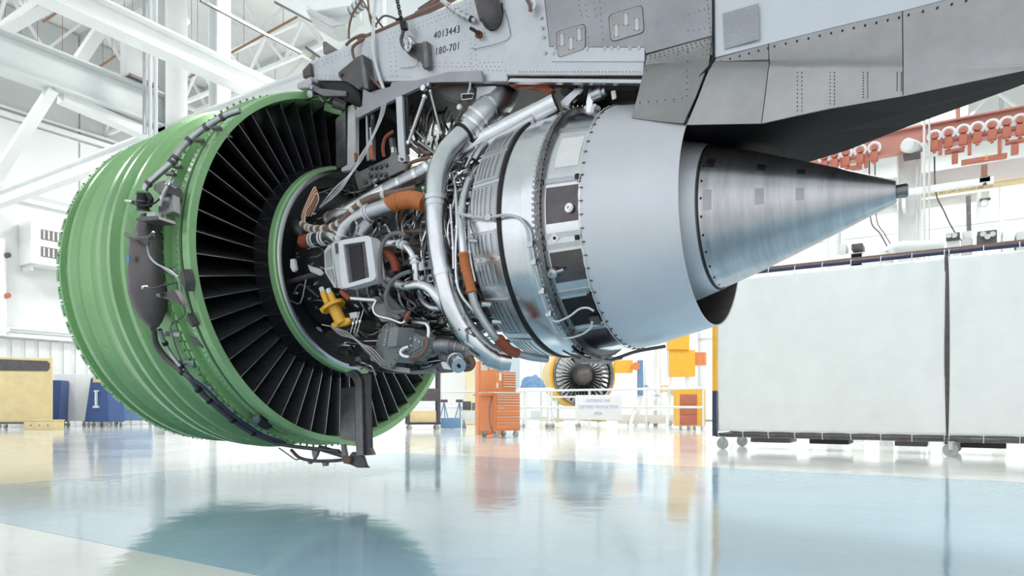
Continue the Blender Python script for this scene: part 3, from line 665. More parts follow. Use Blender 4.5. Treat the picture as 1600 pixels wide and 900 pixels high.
T('white_fitting', [(690, 0, .47), (705, 12, .47), (720, 22, .46), (735, 29, .45), (743, 33, .44)], 3.6, 'offwhite', pyl, 'ribbed white cable fitting on the pylon side')
for f in (0.25, .45, .6, .75, .9): clampring('fitting_ring', [(690, 0, .47), (705, 12, .47), (720, 22, .46), (735, 29, .45), (743, 33, .44)], f, 4.6, .02, 'steel_m' if f < .9 else 'soot', pyl)
T('thin_wire', [(712, 18, .47), (706, 32, .47), (708, 45, .46), (716, 30, .46), (722, 12, .46), (728, -4, .46)], .6, 'white', pyl)
T('hose', [(822, -4, .48), (828, 8, .48), (829, 18, .47)], 3, 'brown', pyl)
T('hose', [(830, -4, .48), (836, 6, .48), (833, 14, .47)], 2.4, 'white', pyl)
# hoist lug on the side
lug = obj('lift_lug', ppoly([(636, 72), (650, 68), (667, 65), (669, 105), (661, 107), (658, 95), (640, 87), (633, 80)], KP+.05, 0.03, 0.003), 'gun', pyl, label='dark lifting lug where the chain is hooked')
obj('lug_foot', ppoly([(660, 65), (667, 64), (670, 104), (663, 107)], KP+.055, 0.055, 0.003), 'steel_d', lug)
obj('lug_pin', turn([(-.03, .016), (.03, .016), (.03, .01), (.04, .01)], at(641, 77, KP+.06), (0, -1, 0), 14), 'steel_m', lug)
# forward mount hardware
arm = obj('mount_bracket', ppoly([(529, 120), (528, 113), (558, 88), (565, 87), (568, 135), (560, 140), (545, 128), (534, 126)], KP+.07, 0.05, 0.004), 'gun', pyl, label='dark triangular bracket with a round hole')
obj('bracket_bush', turn([(0, .018), (.004, .018), (.004, .012), (0.001, 0.0)], at(534.5, 117.5, KP+.071), (0, -1, 0), 16), 'black', arm)
obj('bracket_flange', ppoly([(562, 86), (567, 85), (576, 138), (568, 138)], KP+.10, 0.10, 0.003), 'steel_d', arm)
obj('mount_pad', prism(P3([(463, 131, .5), (485, 119, .5), (488, 126, .5), (485, 137, .5), (464, 138, .5)]), (0, .5, 0), 0.006), 'steel_m', pyl)
obj('mount_pad', prism(P3([(472, 110, .44), (484, 97, .44), (487, 118, .44), (473, 122, .44)]), (0, .3, 0), 0.006), 'gun', pyl)
obj('mount_beam', prism(P3([(484, 128, .40), (545, 128, .40), (562, 145, .40), (566, 168, .40), (545, 160, .40), (520, 142, .40), (490, 134, .40)]), (0, .5, 0), 0.008), 'soot', pyl)
lk = obj('mount_link', prism(P3([(482, 134, .56), (486, 131, .56), (491, 133, .56), (500, 139, .56), (541, 142, .56), (541, 150, .56), (505, 150, .56), (488, 141, .56), (483, 139, .56)]), (0, .04, 0), 0.004), 'steel_d', pyl, label='dark steel link bar with an eye')
obj('link_pin', turn([(-.02, .016), (.012, .016), (.012, .009), (.02, .009)], at(488, 137, .56), (0, -1, 0), 14), 'steel', lk)
T('clevis_roll', [(484, 147, .58), (494, 147, .50)], 5.5, 'steel_m', pyl, n=1)
T('clevis_roll', [(520, 160, .5), (540, 166, .42)], 8, 'gun', pyl, n=1)
for a, b in (((500, 152), (506, 160)), ((512, 158), (519, 151)), ((489, 151), (480, 156)), ((470, 151), (478, 156))): T('rod', [(*a, .52), (*b, .5)], 2.2, 'steel_d', pyl, n=1)
# pale bracket frames hanging below the pylon front
obj('support_web', prism(P3([(556, 183, .47), (554, 172, .47), (566, 166, .47), (567, 138, .47), (578, 145, .47), (583, 142, .47), (610, 136, .47), (612, 128, .47), (652, 126, .47), (668, 121, .47), (700, 112, .47), (752, 110, .47), (754, 128, .47), (672, 128, .47), (626, 150, .47), (590, 168, .47), (560, 184, .47)]), (0, .03, 0), 0.003), 'pylon2', pyl, label='scuffed pale support web below the pylon')
# clutter on the top edge
T('top_hose', [(541, 70, .40), (550, 62, .42), (565, 55, .42), (575, 58, .40), (560, 66, .44), (551, 75, .46), (553, 90, .46), (563, 108, .46), (580, 122, .46), (596, 139, .46)], 2.4, 'brown', pyl, 'brown hose looped over the pylon and down its side')
T('top_hose', [(545, 60, .38), (546, 40, .38), (552, 20, .38), (565, 0, .38), (572, -12, .38)], 1.8, 'brown', pyl)
T('pale_conduit', [(589, -20, .44), (585, 20, .44), (583, 55, .45), (585, 90, .45), (592, 118, .45), (600, 140, .46)], 2.8, 'structg', pyl, 'pale conduit hanging down the pylon side')
for pts in ([(560, 62, .2), (590, 50, .2), (630, 34, .2), (690, 8, .2), (740, -20, .2)], [(600, 46, .3), (640, 28, .3), (690, 6, .3), (730, -14, .3)], [(650, 22, .15), (680, 4, .15), (710, -16, .15)], [(655, 16, .1), (690, -8, .1), (700, -20, .1)]):
    T('cable_bundle', pts, 3.6, 'brown' if pts[0][2] > .12 else 'gun', pyl)
for pts in ([(586, 40, .3), (600, 25, .3), (620, 30, .3), (640, 40, .3)], [(583, 20, .3), (600, 44, .3), (616, 42, .3), (628, 35, .3)], [(575, 0, .3), (578, 28, .3), (585, 50, .3)], [(563, -6, .3), (574, 14, .3), (588, 42, .3)]):
    T('loose_cable', pts, 1.6, 'gun' if pts[0][1] > 10 else 'brown', pyl)
obj('top_bracket', prism(P3([(505, 84, .3), (504, 66, .3), (508, 64, .3), (527, 77, .3)]), (0, .04, 0), .003), 'steel_d', pyl)
obj('top_bracket', prism(P3([(472, 82, .3), (478, 73, .3), (490, 82, .3), (484, 92, .3)]), (0, .05, 0), .003), 'cream', pyl)
T('rod', [(478, 74, .3), (500, 90, .3)], 2, 'steel_d', pyl, n=1)
T('canister', [(548, 20, .28), (568, 3, .28)], 8, 'structg', pyl, 'pale ribbed canister above the pylon nose', n=1, seg=18)
for f in (.1, .4, .7, .95): clampring('canister_ring', [(548, 20, .28), (568, 3, .28)], f, 8.8, .012, 'steel_d', pyl)
# chain hoist
hoist = thing('chain_hoist', at(636, 80, .5), 'dark chain and safety hook holding the pylon lug', 'hoist')
lnk = None; A = at(612, -40, .5); B = at(627, 30, .5); n = 16
for i in range(n):
    a = A.lerp(B, i/n); b = A.lerp(B, (i+1.25)/n); d = (b-a); s = Vector((1, 0, 0)) if i % 2 else Vector((0, 1, 0)); s = (s-d.normalized()*s.dot(d.normalized())).normalized()*0.013
    loop = [a+s*.7, a+s*1.0+d*.2, b+s*1.0-d*.2, b+s*.7, b-s*.7, b-s*1.0-d*.2, a-s*1.0+d*.2, a-s*.7, a+s*.7]
    obj('chain_link', tube(loop, 0.005, 6, 2), 'black', hoist, 60)
obj('swivel', prism(P3([(623, 33, .52), (632, 31, .52), (634, 44, .52), (626, 47, .52)]), (0, .04, 0), .005), 'black', hoist)
T('swivel_bar', [(619, 31, .5), (629, 28, .5)], 1.8, 'black', hoist, n=1)
T('hook', [(630, 46, .5), (629, 54, .5), (627, 62, .5), (630, 72, .5), (637, 78, .5), (643, 74, .5), (640, 66, .5)], 3.0, 'gun', hoist, 'grey steel hook')
T('shackle', [(634, 58, .53), (639, 62, .53), (642, 72, .53), (637, 80, .53), (633, 73, .53)], 2.2, 'steel_m', hoist)
# ================================================================== CORE ACCESSORIES (parts of the engine)
def G(name, pts, w, m, label=None, seg=12, rings=(), rm='steel', parent=eng, rw=.02, n=6, rad=None):
    o = T(name, pts, w, m, parent, label, seg, n, rad)
    for f, ww in rings: clampring(name+'_collar', pts, f, ww, rw, rm, o)
    return o
def gbox(name, pix, k, t, m, label=None, bev=.004, parent=eng): return obj(name, ppoly(pix, k, t, bev), m, parent, 30, label=label)
def disc(name, px, py, k, r, t, m, d=(0, -1, 0), label=None, parent=eng, seg=24, hole=0):
    pr = [(0, r), (t*.8, r), (t, r*.9)]
    if hole: pr += [(t, hole), (t*.2, hole)]
    return obj(name, turn(pr, at(px, py, k), d, seg), m, parent, 30, label=label)
# big bleed duct
bd = [(738, 197, .56), (718, 216, .64), (698, 238, .72), (685, 268, .80), (681, 300, .84), (681, 340, .87), (685, 385, .88), (692, 425, .88), (703, 468, .86), (722, 508, .80), (748, 540, .72), (775, 560, .62), (797, 564, .55)]
G('bleed_duct', bd, 17.5, 'steel', 'large curved silver bleed duct sweeping down past the core', 24, ((.02, 20), (.34, 20.5), (.36, 19), (.60, 19), (.93, 19.5), (.97, 19.5)), rw=.035)
clampring('duct_gasket', bd, .045, 20.5, .016, 'black', eng)
ed = [(735, 201, .55), (748, 184, .52), (762, 172, .48), (778, 164, .38), (788, 150, .25), (795, 130, .15)]
G('elbow_duct', ed, 21, 'steel_m', 'wide grey elbow duct under the pylon', 24, ((.05, 22.5), (.14, 23), (.3, 22)), rw=.02)
gbox('duct_bracket', [(745, 136), (775, 134), (768, 150), (752, 163), (742, 168)], .40, .03, 'offwhite')
gbox('duct_bracket', [(752, 190), (790, 172), (800, 182), (772, 196)], .36, .06, 'steel_d')
# long diagonal duct
G('diagonal_duct', [(514, 345, .62), (640, 282, .58), (760, 215, .5), (868, 160, .40)], 15, 'steel', 'long straight silver duct running diagonally up to the pylon', 24, ((.01, 15.6), (.1, 15.6), (.93, 16)), n=1, rw=.012)
clampring('duct_mouth', [(514, 345, .62), (640, 282, .58), (760, 215, .5), (868, 160, .40)], .0, 14, .02, 'black', eng)
G('small_diagonal_duct', [(700, 262, .55), (770, 222, .50), (835, 186, .46)], 9, 'steel_m', None, 16, n=1)
G('ribbed_duct', [(600, 300, .72), (625, 288, .72), (655, 272, .72), (672, 260, .70)], 11, 'steel_m', None, 18, ((.05, 12.5), (.4, 12.5), (.75, 12.5), (.95, 12.5)), rw=.03)
# precooler line with orange sleeve
G('air_duct', [(527, 382, .86), (533, 372, .88), (540, 356, .88), (556, 342, .87), (582, 330, .86), (614, 320, .84)], 12.5, 'steel_m', 'satin grey air duct rising behind the white grille box', 22, ((.12, 13.6), (.17, 13.6), (.62, 13.8), (.66, 13.8)), rm='white', rw=.012)
G('orange_sleeve', [(610, 320, .84), (625, 314, .85), (645, 312, .85), (664, 318, .84)], 13.8, 'orange', 'large bright orange silicone sleeve', 22, ((.3, 14.6),), rm='orange')
G('duct_branch', [(560, 372, .93), (566, 362, .90), (575, 352, .86)], 11, 'steel_m', None, 20)
obj('branch_flange', turn([(-.008, .062), (.008, .062), (.008, .036), (-.01, .036)], at(552, 358, .96), (-.35, -1, .1), 28, closed=True), 'steel', eng)
disc('branch_bore', 552, 358, .955, .036, .01, 'black', (-.35, -1, .1))
G('red_stub', [(474, 377, .80), (487, 375, .84)], 10.5, 'orange_d', 'rust red sleeve at the left end of the valve', 20, ((.2, 10.9), (.6, 10.9)), n=1, rm='orange_d')
G('valve_body', [(487, 375, .85), (500, 373, .86), (516, 371, .87), (530, 380, .88)], 11.5, 'steel', 'banded silver valve body', 20, ((.05, 12.4), (.15, 12.4), (.4, 12.6), (.5, 12.6)), rm='white', rw=.01)
G('pipe_stub', [(462, 352, .72), (474, 362, .78), (482, 366, .80)], 11, 'steel_d', None, 18)
# heat exchanger with grille
K1 = 1.00
def frame_poly(outer, inner, k, t):                                      # rounded frame with an opening
    o = rrect(outer, 9, 4); i = rrect(inner, .8, 4); bm = nb(); n = len(o)
    O = [bm.verts.new(at(x, y, k)) for x, y in o]; I = [bm.verts.new(at(x, y, k)) for x, y in i]; O2 = [bm.verts.new(at(x, y, k)+Vector((0, t, 0))) for x, y in o]; I2 = [bm.verts.new(at(x, y, k)+Vector((0, t, 0))) for x, y in i]
    for j in range(n):
        q = (j+1) % n
        bm.faces.new((O[j], O[q], I[q], I[j])); bm.faces.new((O2[j], I2[j], I2[q], O2[q])); bm.faces.new((O[j], O2[j], O2[q], O[q])); bm.faces.new((I[j], I[q], I2[q], I2[j]))
    return bm
hxb = obj('heat_exchanger', frame_poly([(528, 376), (579, 367), (588, 437), (534, 452)], [(536, 382), (570, 377), (577, 433), (544, 443)], K1, .10), 'white', eng, 30, label='white heat exchanger box with a dark slatted opening')
for i in range(23):
    f = (i+.5)/23; a = at(536+8*f, 382+61*f, K1-.02); b = at(564+6.5*f, 378+55.5*f, K1-.02); bm = bar(nb(), a, b, .0022, .0075, Vector((0, 1, 0)))
    obj('grille_slat', bm, 'steel_d', hxb, None)
obj('grille_back', ppoly([(533, 380), (572, 375), (580, 435), (541, 446)], K1-.05, .02), 'black', hxb, None)
obj('grille_side', prism(P3([(565.5, 377.8, K1-.012), (570, 377.2, K1-.012), (577, 433, K1-.012), (571, 434.5, K1-.012)]), (0, .03, 0)), 'gun', hxb, None)
obj('side_wall', prism([at(517, 380, K1-.06), at(530, 374, K1+.001), at(536, 452, K1+.001), at(528, 450, K1-.06)], (0, .04, 0), .004), 'white', hxb, 30)
obj('side_slot', prism([at(523, 381, K1+.004), at(526.5, 380, K1+.008), at(527.5, 395, K1+.008), at(524.5, 397, K1+.004)], (0, .006, 0)), 'steel_d', hxb, None)
sc = gbox('scoop', [(506, 392), (513, 382), (518, 381), (526, 449), (522, 450), (507, 425)], K1-.09, .05, 'offwhite', parent=eng)
gbox('scoop_pocket', [(508, 395), (516, 387), (519, 415), (509, 419)], K1-.086, .01, 'steel_m'); gbox('scoop_pocket', [(509, 422), (519, 419), (523, 443), (512, 430)], K1-.086, .01, 'steel_m')
# yellow pump
yp = obj('yellow_pump', tube(P3([(521, 478, .95), (528, 493, .93), (535, 506, .92)]), rpx(528, 493, .93, 9.5), 20, 4), 'yellow', eng, 40, label='bright yellow pump with two stubby ports')
obj('pump_flange', turn([(-.013, .098), (.013, .098), (.016, .085), (-.016, .085)], at(521, 478, .945), (at(535, 506, .92)-at(521, 478, .95)), 26, closed=False), 'yellow', yp, 30)
obj('flange_ear', ppoly([(498, 482), (509, 477), (514, 484), (503, 490)], .97, .05, .004), 'yellow', yp)
obj('pump_foot', ppoly([(516, 507), (526, 498), (546, 496), (547, 502), (540, 508), (520, 512)], .93, .04, .005), 'yellow', yp)
for a, b in (((505, 457), (512, 474)), ((516, 459), (523, 474))):
    o = obj('pump_port', tube(P3([(*a, .96), (*b, .95)]), rpx(*a, .96, 5.2), 16, 1), 'yellow', yp)
    obj('port_nut', tube(P3([(a[0]-3, a[1]-7, .96), (*a, .96)]), rpx(*a, .96, 4.2), 6, 1), 'steel', yp)
# grey triangular shields
gbox('deflector', [(568, 467), (590, 463), (627, 497), (620, 502), (596, 503)], .86, .02, 'steel_d', 'dark grey triangular shield')
gbox('deflector', [(590, 463), (603, 456), (636, 490), (627, 500)], .84, .02, 'gun')
# gearbox with bolted flange
gfd = Vector((-.28, -.95, .06)).normalized(); gc = at(606, 540, .90)
gb = obj('gearbox', turn([(0, .0), (0, .175), (-.018, .177), (-.02, .12), (-.06, .115), (-.30, .11), (-.36, .09), (-.36, 0)], gc, gfd, 36), 'pgrey', eng, 30, label='grey cast gearbox housing with a bolted round flange')
bm = nb(); mt = frame_of(gc, gfd)
for j in range(16):
    a = 2*PI*j/16; turn([(-.001, .007), (.0015, .007)], mt @ Vector((.158*math.cos(a), .158*math.sin(a), 0)), gfd, 8, bm)
obj('flange_hole', bm, 'black', gb, kind='stuff')
obj('gearbox_cover', prism(P3([(609, 512, .98), (623, 511, .98), (619, 541, .98), (604, 542, .98)]), (.05, .12, 0), .004), 'pgrey', gb, label='square grey cover block')
obj('gearbox_cover', prism(P3([(623, 512, .90), (640, 516, .88), (658, 528, .84), (658, 545, .84), (640, 556, .86), (619, 545, .9)]), (.08, .15, 0), .012), 'pgrey', gb)
bm = nb()
for j in range(6): turn([(0, .008), (.02, .008), (.02, .004)], at(607-j*.8, 517+j*4.4, .94), (-1, -.3, 0), 6, bm)
for x, y in ((642, 529), (650, 531), (656, 534), (643, 540), (650, 543), (630, 520), (626, 550)): turn([(0, .007), (.008, .007)], at(x, y, .905), (0, -1, 0), 8, bm)
obj('cover_bolt', bm, 'steel_m', gb, kind='stuff')
G('oil_tube', [(646, 503, .9), (656, 504, .92), (667, 507, .93), (670, 518, .93), (668, 532, .93)], 3.2, 'steel', None, 12)
G('brown_tube', [(668, 526, .93), (667, 540, .94), (660, 552, .95), (648, 558, .96), (636, 558, .97)], 3.7, 'brown', 'brown wrapped oil tube curving round the gearbox', 12)
G('oil_tube', [(640, 558, .97), (630, 556, .98), (626, 550, .98), (630, 545, .97), (638, 542, .95)], 3.2, 'steel', None, 12)
# starter duct and silver motor
st = [(668, 545, .70), (685, 540, .70), (700, 540, .69), (718, 543, .67), (733, 547, .66)]
G('starter_duct', st, 13.5, 'steel_d', 'dark ribbed starter duct', 22, tuple((.30+.035*i, 14.6) for i in range(9))+((.02, 15.5), (.12, 15.5), (.75, 14.4), (.97, 14.4)), rm='steel_m', rw=.006)
mo = obj('starter_motor', turn([(0, 0), (0, .052), (.012, .055), (.10, .055), (.10, .062), (.125, .062), (.135, .05), (.16, .045), (.16, 0)], at(717, 572, .92), (-.75, .55, .45), 26), 'steel', eng, 30, label='small silver cylindrical motor hanging at the bottom')
obj('motor_mark', turn([(0, .016), (.002, .016)], at(717.5, 572.5, .925), (.75, -.55, -.45), 4), 'black', mo)
gbox('motor_flange', [(688, 566), (700, 562), (706, 578), (692, 576)], .86, .02, 'steel_m')
G('rubber_elbow', [(722, 560, .80), (734, 560, .80), (739, 567, .80), (735, 575, .80), (726, 577, .80)], 4.5, 'brown', None, 12)
G('motor_link', [(690, 556, .85), (706, 563, .88)], 7, 'steel_d', None, 14, n=1)
# loops and pipes of the middle
G('grey_hose', [(634, 368, .96), (621, 364, .97), (606, 370, .98), (596, 388, .98), (594, 415, .97), (596, 438, .96), (606, 450, .93)], 3.3, 'rubber', 'grey rubber hose loop beside the white grille box', 10)
G('grey_hose', [(641, 424, .96), (625, 430, .98), (610, 443, .99), (603, 462, .99), (607, 480, .96), (618, 488, .92), (634, 486, .90)], 3.3, 'rubber', None, 10)
G('silver_pipe', [(586, 388, .88), (605, 381, .90), (625, 381, .91), (637, 388, .92), (646, 402, .92), (649, 420, .91), (651, 438, .89)], 5.8, 'steel', None, 14, ((.45, 7.6), (.52, 7.6), (.75, 7.4), (.8, 7.4)), rm='white')
G('silver_pipe', [(601, 430, .84), (612, 440, .87), (632, 447, .90), (655, 445, .92), (672, 452, .92), (685, 468, .90), (697, 485, .85)], 8, 'steel', 'wide silver pipe curving in front of the bleed duct', 18, ((.3, 8.6), (.45, 8.6)), rw=.01)
G('silver_pipe', [(655, 456, .80), (662, 472, .82), (675, 481, .83), (690, 482, .80)], 5, 'steel_m', None, 12)
G('orange_elbow', [(600, 394, .84), (609, 399, .86), (616, 410, .86), (619, 424, .85)], 7, 'orange_d', 'rust orange elbow between the pipes', 16, ((.1, 7.6), (.2, 7.6)), rm='brown')
G('red_hose', [(534, 455, .94), (540, 461, .94), (547, 467, .93)], 5, 'orange_d', None, 12)
G('steel_tube', [(549, 466, .93), (570, 468, .92), (588, 469, .90)], 3.6, 'steel', None, 12, n=1)
G('steel_tube', [(588, 469, .93), (583, 482, .94), (590, 493, .94), (612, 499, .93), (628, 505, .92), (634, 499, .91)], 2.5, 'steel', None, 10)
G('rust_sleeve', [(633, 501, .91), (636, 494, .91), (639, 489, .90)], 3.4, 'orange_d', None, 10)
# thin tube bundles on the lower left
for i in range(6):
    G('fuel_tube', [(516+i*2, 510+i*.5, .92), (532+i*2.4, 524-i*.8, .92), (553+i*2.2, 530+i*1.2, .92), (575+i*1.6, 552-i*1.3, .92), (600+i*1.3, 575-i*1.2, .88), (640, 583-i*1.2, .8)], .85, 'steel_m' if i % 2 else 'steel_d', None, 7)
for i in range(3): G('sensor_tube', [(548+i*5, 520, .93), (552+i*5, 505, .93), (556+i*6, 490-i*3, .92)], 1.0, 'steel_m', None, 8, ((.5, 2.4),))
gbox('relay_box', [(545, 489), (557, 487), (559, 496), (547, 498)], .93, .03, 'offwhite', 'small pale relay box')
gbox('white_clip', [(453, 405), (459, 404), (462, 421), (457, 425), (453, 418)], .84, .03, 'white', 'small white plastic clip')
G('dark_strut', [(452, 440, .74), (480, 432, .80), (504, 426, .86)], 4, 'gun', None, 12, n=1)
gbox('white_lever', [(480, 413), (486, 416), (500, 420), (505, 427), (500, 431), (484, 424)], .88, .02, 'offwhite')
# harness with orange wires
hp = [(472, 349, .78), (482, 356, .84), (498, 358, .88), (516, 356, .90), (532, 348, .92), (545, 334, .92), (560, 320, .9), (578, 310, .88), (600, 304, .86), (625, 300, .84), (650, 294, .80)]
G('wire_harness', hp, 5.2, 'brown', 'brown wire harness with white tape bands', 12, tuple((f, 6.6) for f in (.03, .12, .17, .24, .31, .40, .46, .58, .64, .80)), rm='cream', rw=.03)
for i in range(7):
    o = i*1.6+math.sin(i*2.3)*1.5; G('orange_wire' if i % 3 else 'white_wire', [(473+o*.3, 350, .8+.004*i), (472+o*.5, 336-o*.3, .82), (480+o*.6, 315, .82), (491+o*.3, 293+o*.8, .80), (494+o*.35, 300+o, .78), (486+o*.5, 322+o*.4, .76), (478+o*.7, 338, .74)], .9, 'orange' if i % 3 else 'cream', None, 6)
for i in range(9):
    o = (i-4); G('grey_wire', [(500+o*.3, 325-abs(o)*.3, .72), (525+o*.9+math.sin(i*2.4)*1.5, 298+o*.8, .7), (548+o*.3, 272+o*.2, .66), (565+o*.7+math.cos(i*1.9)*1.4, 245+o*.4, .62), (583+o*.4, 212, .58), (597+o*.8+math.sin(i*3.1), 178, .5), (601+o*1.0, 150, .45)], .5, 'steel_m' if i % 2 else 'offwhite', None, 6)
# upper frames between fan case and core
sf = obj('strut_frame', prism(P3([(543, 166, .40), (551, 163, .40), (555, 172, .40), (555, 255, .40), (548, 266, .40), (533, 268, .40), (533, 262, .40), (543, 258, .40)]), (0, .05, 0), .004), 'offwhite', eng, 30, label='pale curved end frame of the upper duct strut')
gbox('strut_panel', [(524, 186), (540, 172), (541, 258), (525, 264)], .38, .05, 'steel_d', 'dark upper strut panel')
gbox('strut_core', [(541, 170), (545, 168), (545, 260), (541, 262)], .37, .05, 'black')
gbox('case_end', [(508, 160), (534, 171), (534, 180), (520, 177), (505, 172)], .30, .04, 'green', 'green end lug of the case')
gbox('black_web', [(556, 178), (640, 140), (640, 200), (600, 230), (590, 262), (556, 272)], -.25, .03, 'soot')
gbox('post', [(618, 152), (628, 149), (632, 241), (633, 245), (622, 245)], .48, .03, 'pylon', 'upright pale steel post under the pylon')
gbox('post', [(629, 152), (636, 150), (637, 240), (632, 241)], .44, .03, 'steel_d')
gbox('post', [(571, 182), (574, 181), (576, 250), (572, 252)], .35, .02, 'steel_m'); gbox('post', [(578, 180), (584, 178), (585, 250), (580, 252)], .30, .02, 'steel_d')
gbox('post_foot', [(621, 242), (633, 240), (634, 252), (622, 256)], .50, .06, 'steel_m'); disc('foot_bolt', 628, 249, .50, .012, .015, 'steel_d')
gbox('white_plate', [(588, 207), (613, 185), (612, 200), (608, 225), (603, 236)], -.30, .01, 'white', 'bright plate seen behind the struts')
hm = obj('mount_plate', ppoly([(553, 272), (575, 262), (609, 246), (612, 238), (620, 236), (622, 252), (640, 258), (634, 264), (560, 298)], .50, .03, .003), 'steel_d', eng, 30, label='dark mounting plate with a cluster of round bosses')
bm = nb()
for i, (x, y) in enumerate(((580, 263), (587, 262), (595, 261), (603, 258), (579, 275), (587, 274), (594, 273), (602, 273), (571, 285), (590, 281))):
    turn([(0, .018), (.014, .018), (.014, .011), (.004, .010)], at(x, y, .505), (-.2, -1, .1), 14, bm)
obj('plate_boss', bm, 'steel_m', hm, kind='stuff')
for a, b, w in (((664, 148), (637, 226), 2.6), ((672, 141), (690, 212), 2.2), ((640, 226), (662, 245), 3.0), ((655, 222), (682, 242), 2.4), ((645, 200), (670, 225), 1.6)): G('tie_rod', [(*a, .46), (*b, .50)], w, 'steel_m' if w < 3 else 'gun', None, 10, ((.04, w+1.2), (.96, w+1.2)), n=1)
disc('rod_eye', 664, 139, .48, .026, .03, 'steel', label='bright rod eye under the pylon'); disc('rod_eye', 672, 134, .46, .016, .03, 'steel_m')
for i in range(9): clampring('spring_coil', [(700, 225, .42), (712, 198, .42)], i/8, 6, .006, 'gun', eng)
G('spring_rod', [(697, 232, .42), (706, 210, .42), (716, 185, .42), (722, 175, .42)], 3, 'gun', None, 10, n=1)
disc('white_ball', 719, 168, .45, .022, .02, 'white')
for pts, w, m_ in (([(600, 245, .44), (598, 232, .46), (602, 215, .46), (615, 205, .44)], 2.6, 'orange_d'), ([(634, 268, .52), (640, 256, .54), (655, 250, .54), (672, 246, .53)], 2.8, 'brown'), ([(655, 232, .45), (668, 240, .47), (677, 236, .47)], 4, 'brown'), ([(648, 222, .4), (664, 232, .42), (680, 240, .42)], 3.5, 'gun'), ([(612, 218, .45), (614, 232, .46)], 5, 'gun'), ([(614, 230, .46), (615, 242, .46)], 4.5, 'steel_m'), ([(656, 240, .4), (664, 232, .4)], 7, 'steel_m'), ([(580, 228, .4), (581, 240, .4), (582, 250, .4)], 3, 'orange'), ([(579, 200, .4), (580, 215, .4), (581, 228, .4)], 2, 'steel_m'), ([(556, 240, .42), (557, 252, .42)], 3, 'orange_d')):
    G('fitting', pts, w, m_, None, 12)
gbox('warning_light', [(721, 147), (740, 146), (738, 154), (722, 156)], .47, .02, 'black', 'small black connector with a pale rim'); G('connector_rim', [(721, 147, .48), (740, 146, .48), (738, 154, .48), (722, 156, .48), (721, 147, .48)], .9, 'white', None, 6, n=1); G('connector_post', [(731, 146, .48), (734, 138, .48), (735, 128, .46)], 1.6, 'offwhite', None, 8, n=1)
for i in range(26):
    x = 640+random.random()*70; y = 160+random.random()*60
    G('loom_wire', [(x, y, .2), (x-8+random.random()*10, y+18, .2+random.random()*.1), (x-16+random.random()*22, y+40, .2)], 1.0+random.random()*1.2, random.choice(['gun', 'soot', 'steel_d']), None, 6)
# behind those: dark bulk of the pylon's forward fairing inside the duct
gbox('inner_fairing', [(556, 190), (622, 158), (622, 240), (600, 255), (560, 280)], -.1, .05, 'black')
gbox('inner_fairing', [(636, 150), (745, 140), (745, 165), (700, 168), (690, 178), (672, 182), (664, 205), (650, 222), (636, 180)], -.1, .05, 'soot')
# ---- clutter on the compressor case: tubes, brackets, unions
rng = random.Random(11)
def wrap(x0, x1, t0, t1, r, bow, w, m_):
    pts = []
    n = 5
    for i in range(n+1):
        f = i/n; pts.append(E(x0+(x1-x0)*f+rng.uniform(-.02, .02), r+bow*math.sin(PI*f), D2R(t0+(t1-t0)*f)))
    o = obj('thin_tube', tube(pts, w, 7, 4), m_, eng, 50)
    return pts
for i in range(230):
    x0 = rng.uniform(-4.1, -2.9); dx = rng.choice([rng.uniform(.15, .7), rng.uniform(-.1, .1)]); t0 = rng.uniform(15, 165); t1 = t0+(rng.uniform(-8, 8) if abs(dx) > .12 else rng.uniform(12, 45))
    wrap(x0, min(x0+dx, -2.8), t0, t1, rng.uniform(.58, .76)+(.07 if x0 > -3.3 else 0), rng.uniform(0, .06), rng.uniform(.005, .013), rng.choice(['steel', 'steel_m', 'steel_d', 'steel_m', 'gun', 'brown']))
for i in range(80):
    x = rng.uniform(-4.2, -2.85); t = D2R(rng.uniform(15, 170)); r = rng.uniform(.58, .72); c = E(x, r, t); s = rng.uniform(.02, .05)
    if rng.random() < .5: obj('union', turn([(-s, s*.35), (-s*.4, s*.35), (-s*.4, s*.5), (s*.4, s*.5), (s*.4, s*.35), (s, s*.3)], c, (rng.uniform(-1, 1), rng.uniform(-.5, .5), rng.uniform(-1, 1)), 8), rng.choice(['steel', 'steel_m', 'orange_d']), eng, 30)
    else: obj('bracket', box((-s, -s*.5, -s*.6), (s, s*.5, s*.6), s*.15, Matrix.Translation(c) @ Matrix.Rotation(t, 4, 'X') @ Matrix.Rotation(rng.uniform(-.6, .6), 4, 'Z')), rng.choice(['steel_d', 'gun', 'steel_m', 'soot']), eng, 30)
for i in range(70):                                                      # dark cavity ahead
    t = rng.uniform(40, 175); r = rng.uniform(.62, .86); x = rng.uniform(-4.80, -4.25); c = E(x, r, D2R(t)); s = rng.uniform(.012, .035)
    if i % 2: obj('union', turn([(-s, s*.4), (-s*.3, s*.4), (-s*.3, s*.6), (s*.5, s*.6), (s*.5, s*.3), (s, s*.3)], c, (rng.uniform(-1, 1), -.5, rng.uniform(-1, 1)), 8), rng.choice(['steel_d', 'gun', 'steel_m']), eng, 30)
    else: obj('thin_tube', tube([c, E(x+.1, r-.02, D2R(t+rng.uniform(-6, 6))), E(x+.22, r-.06, D2R(t+rng.uniform(-14, 14)))], rng.uniform(.004, .009), 6, 3), rng.choice(['steel_m', 'gun', 'steel_d', 'soot']), eng, 50)
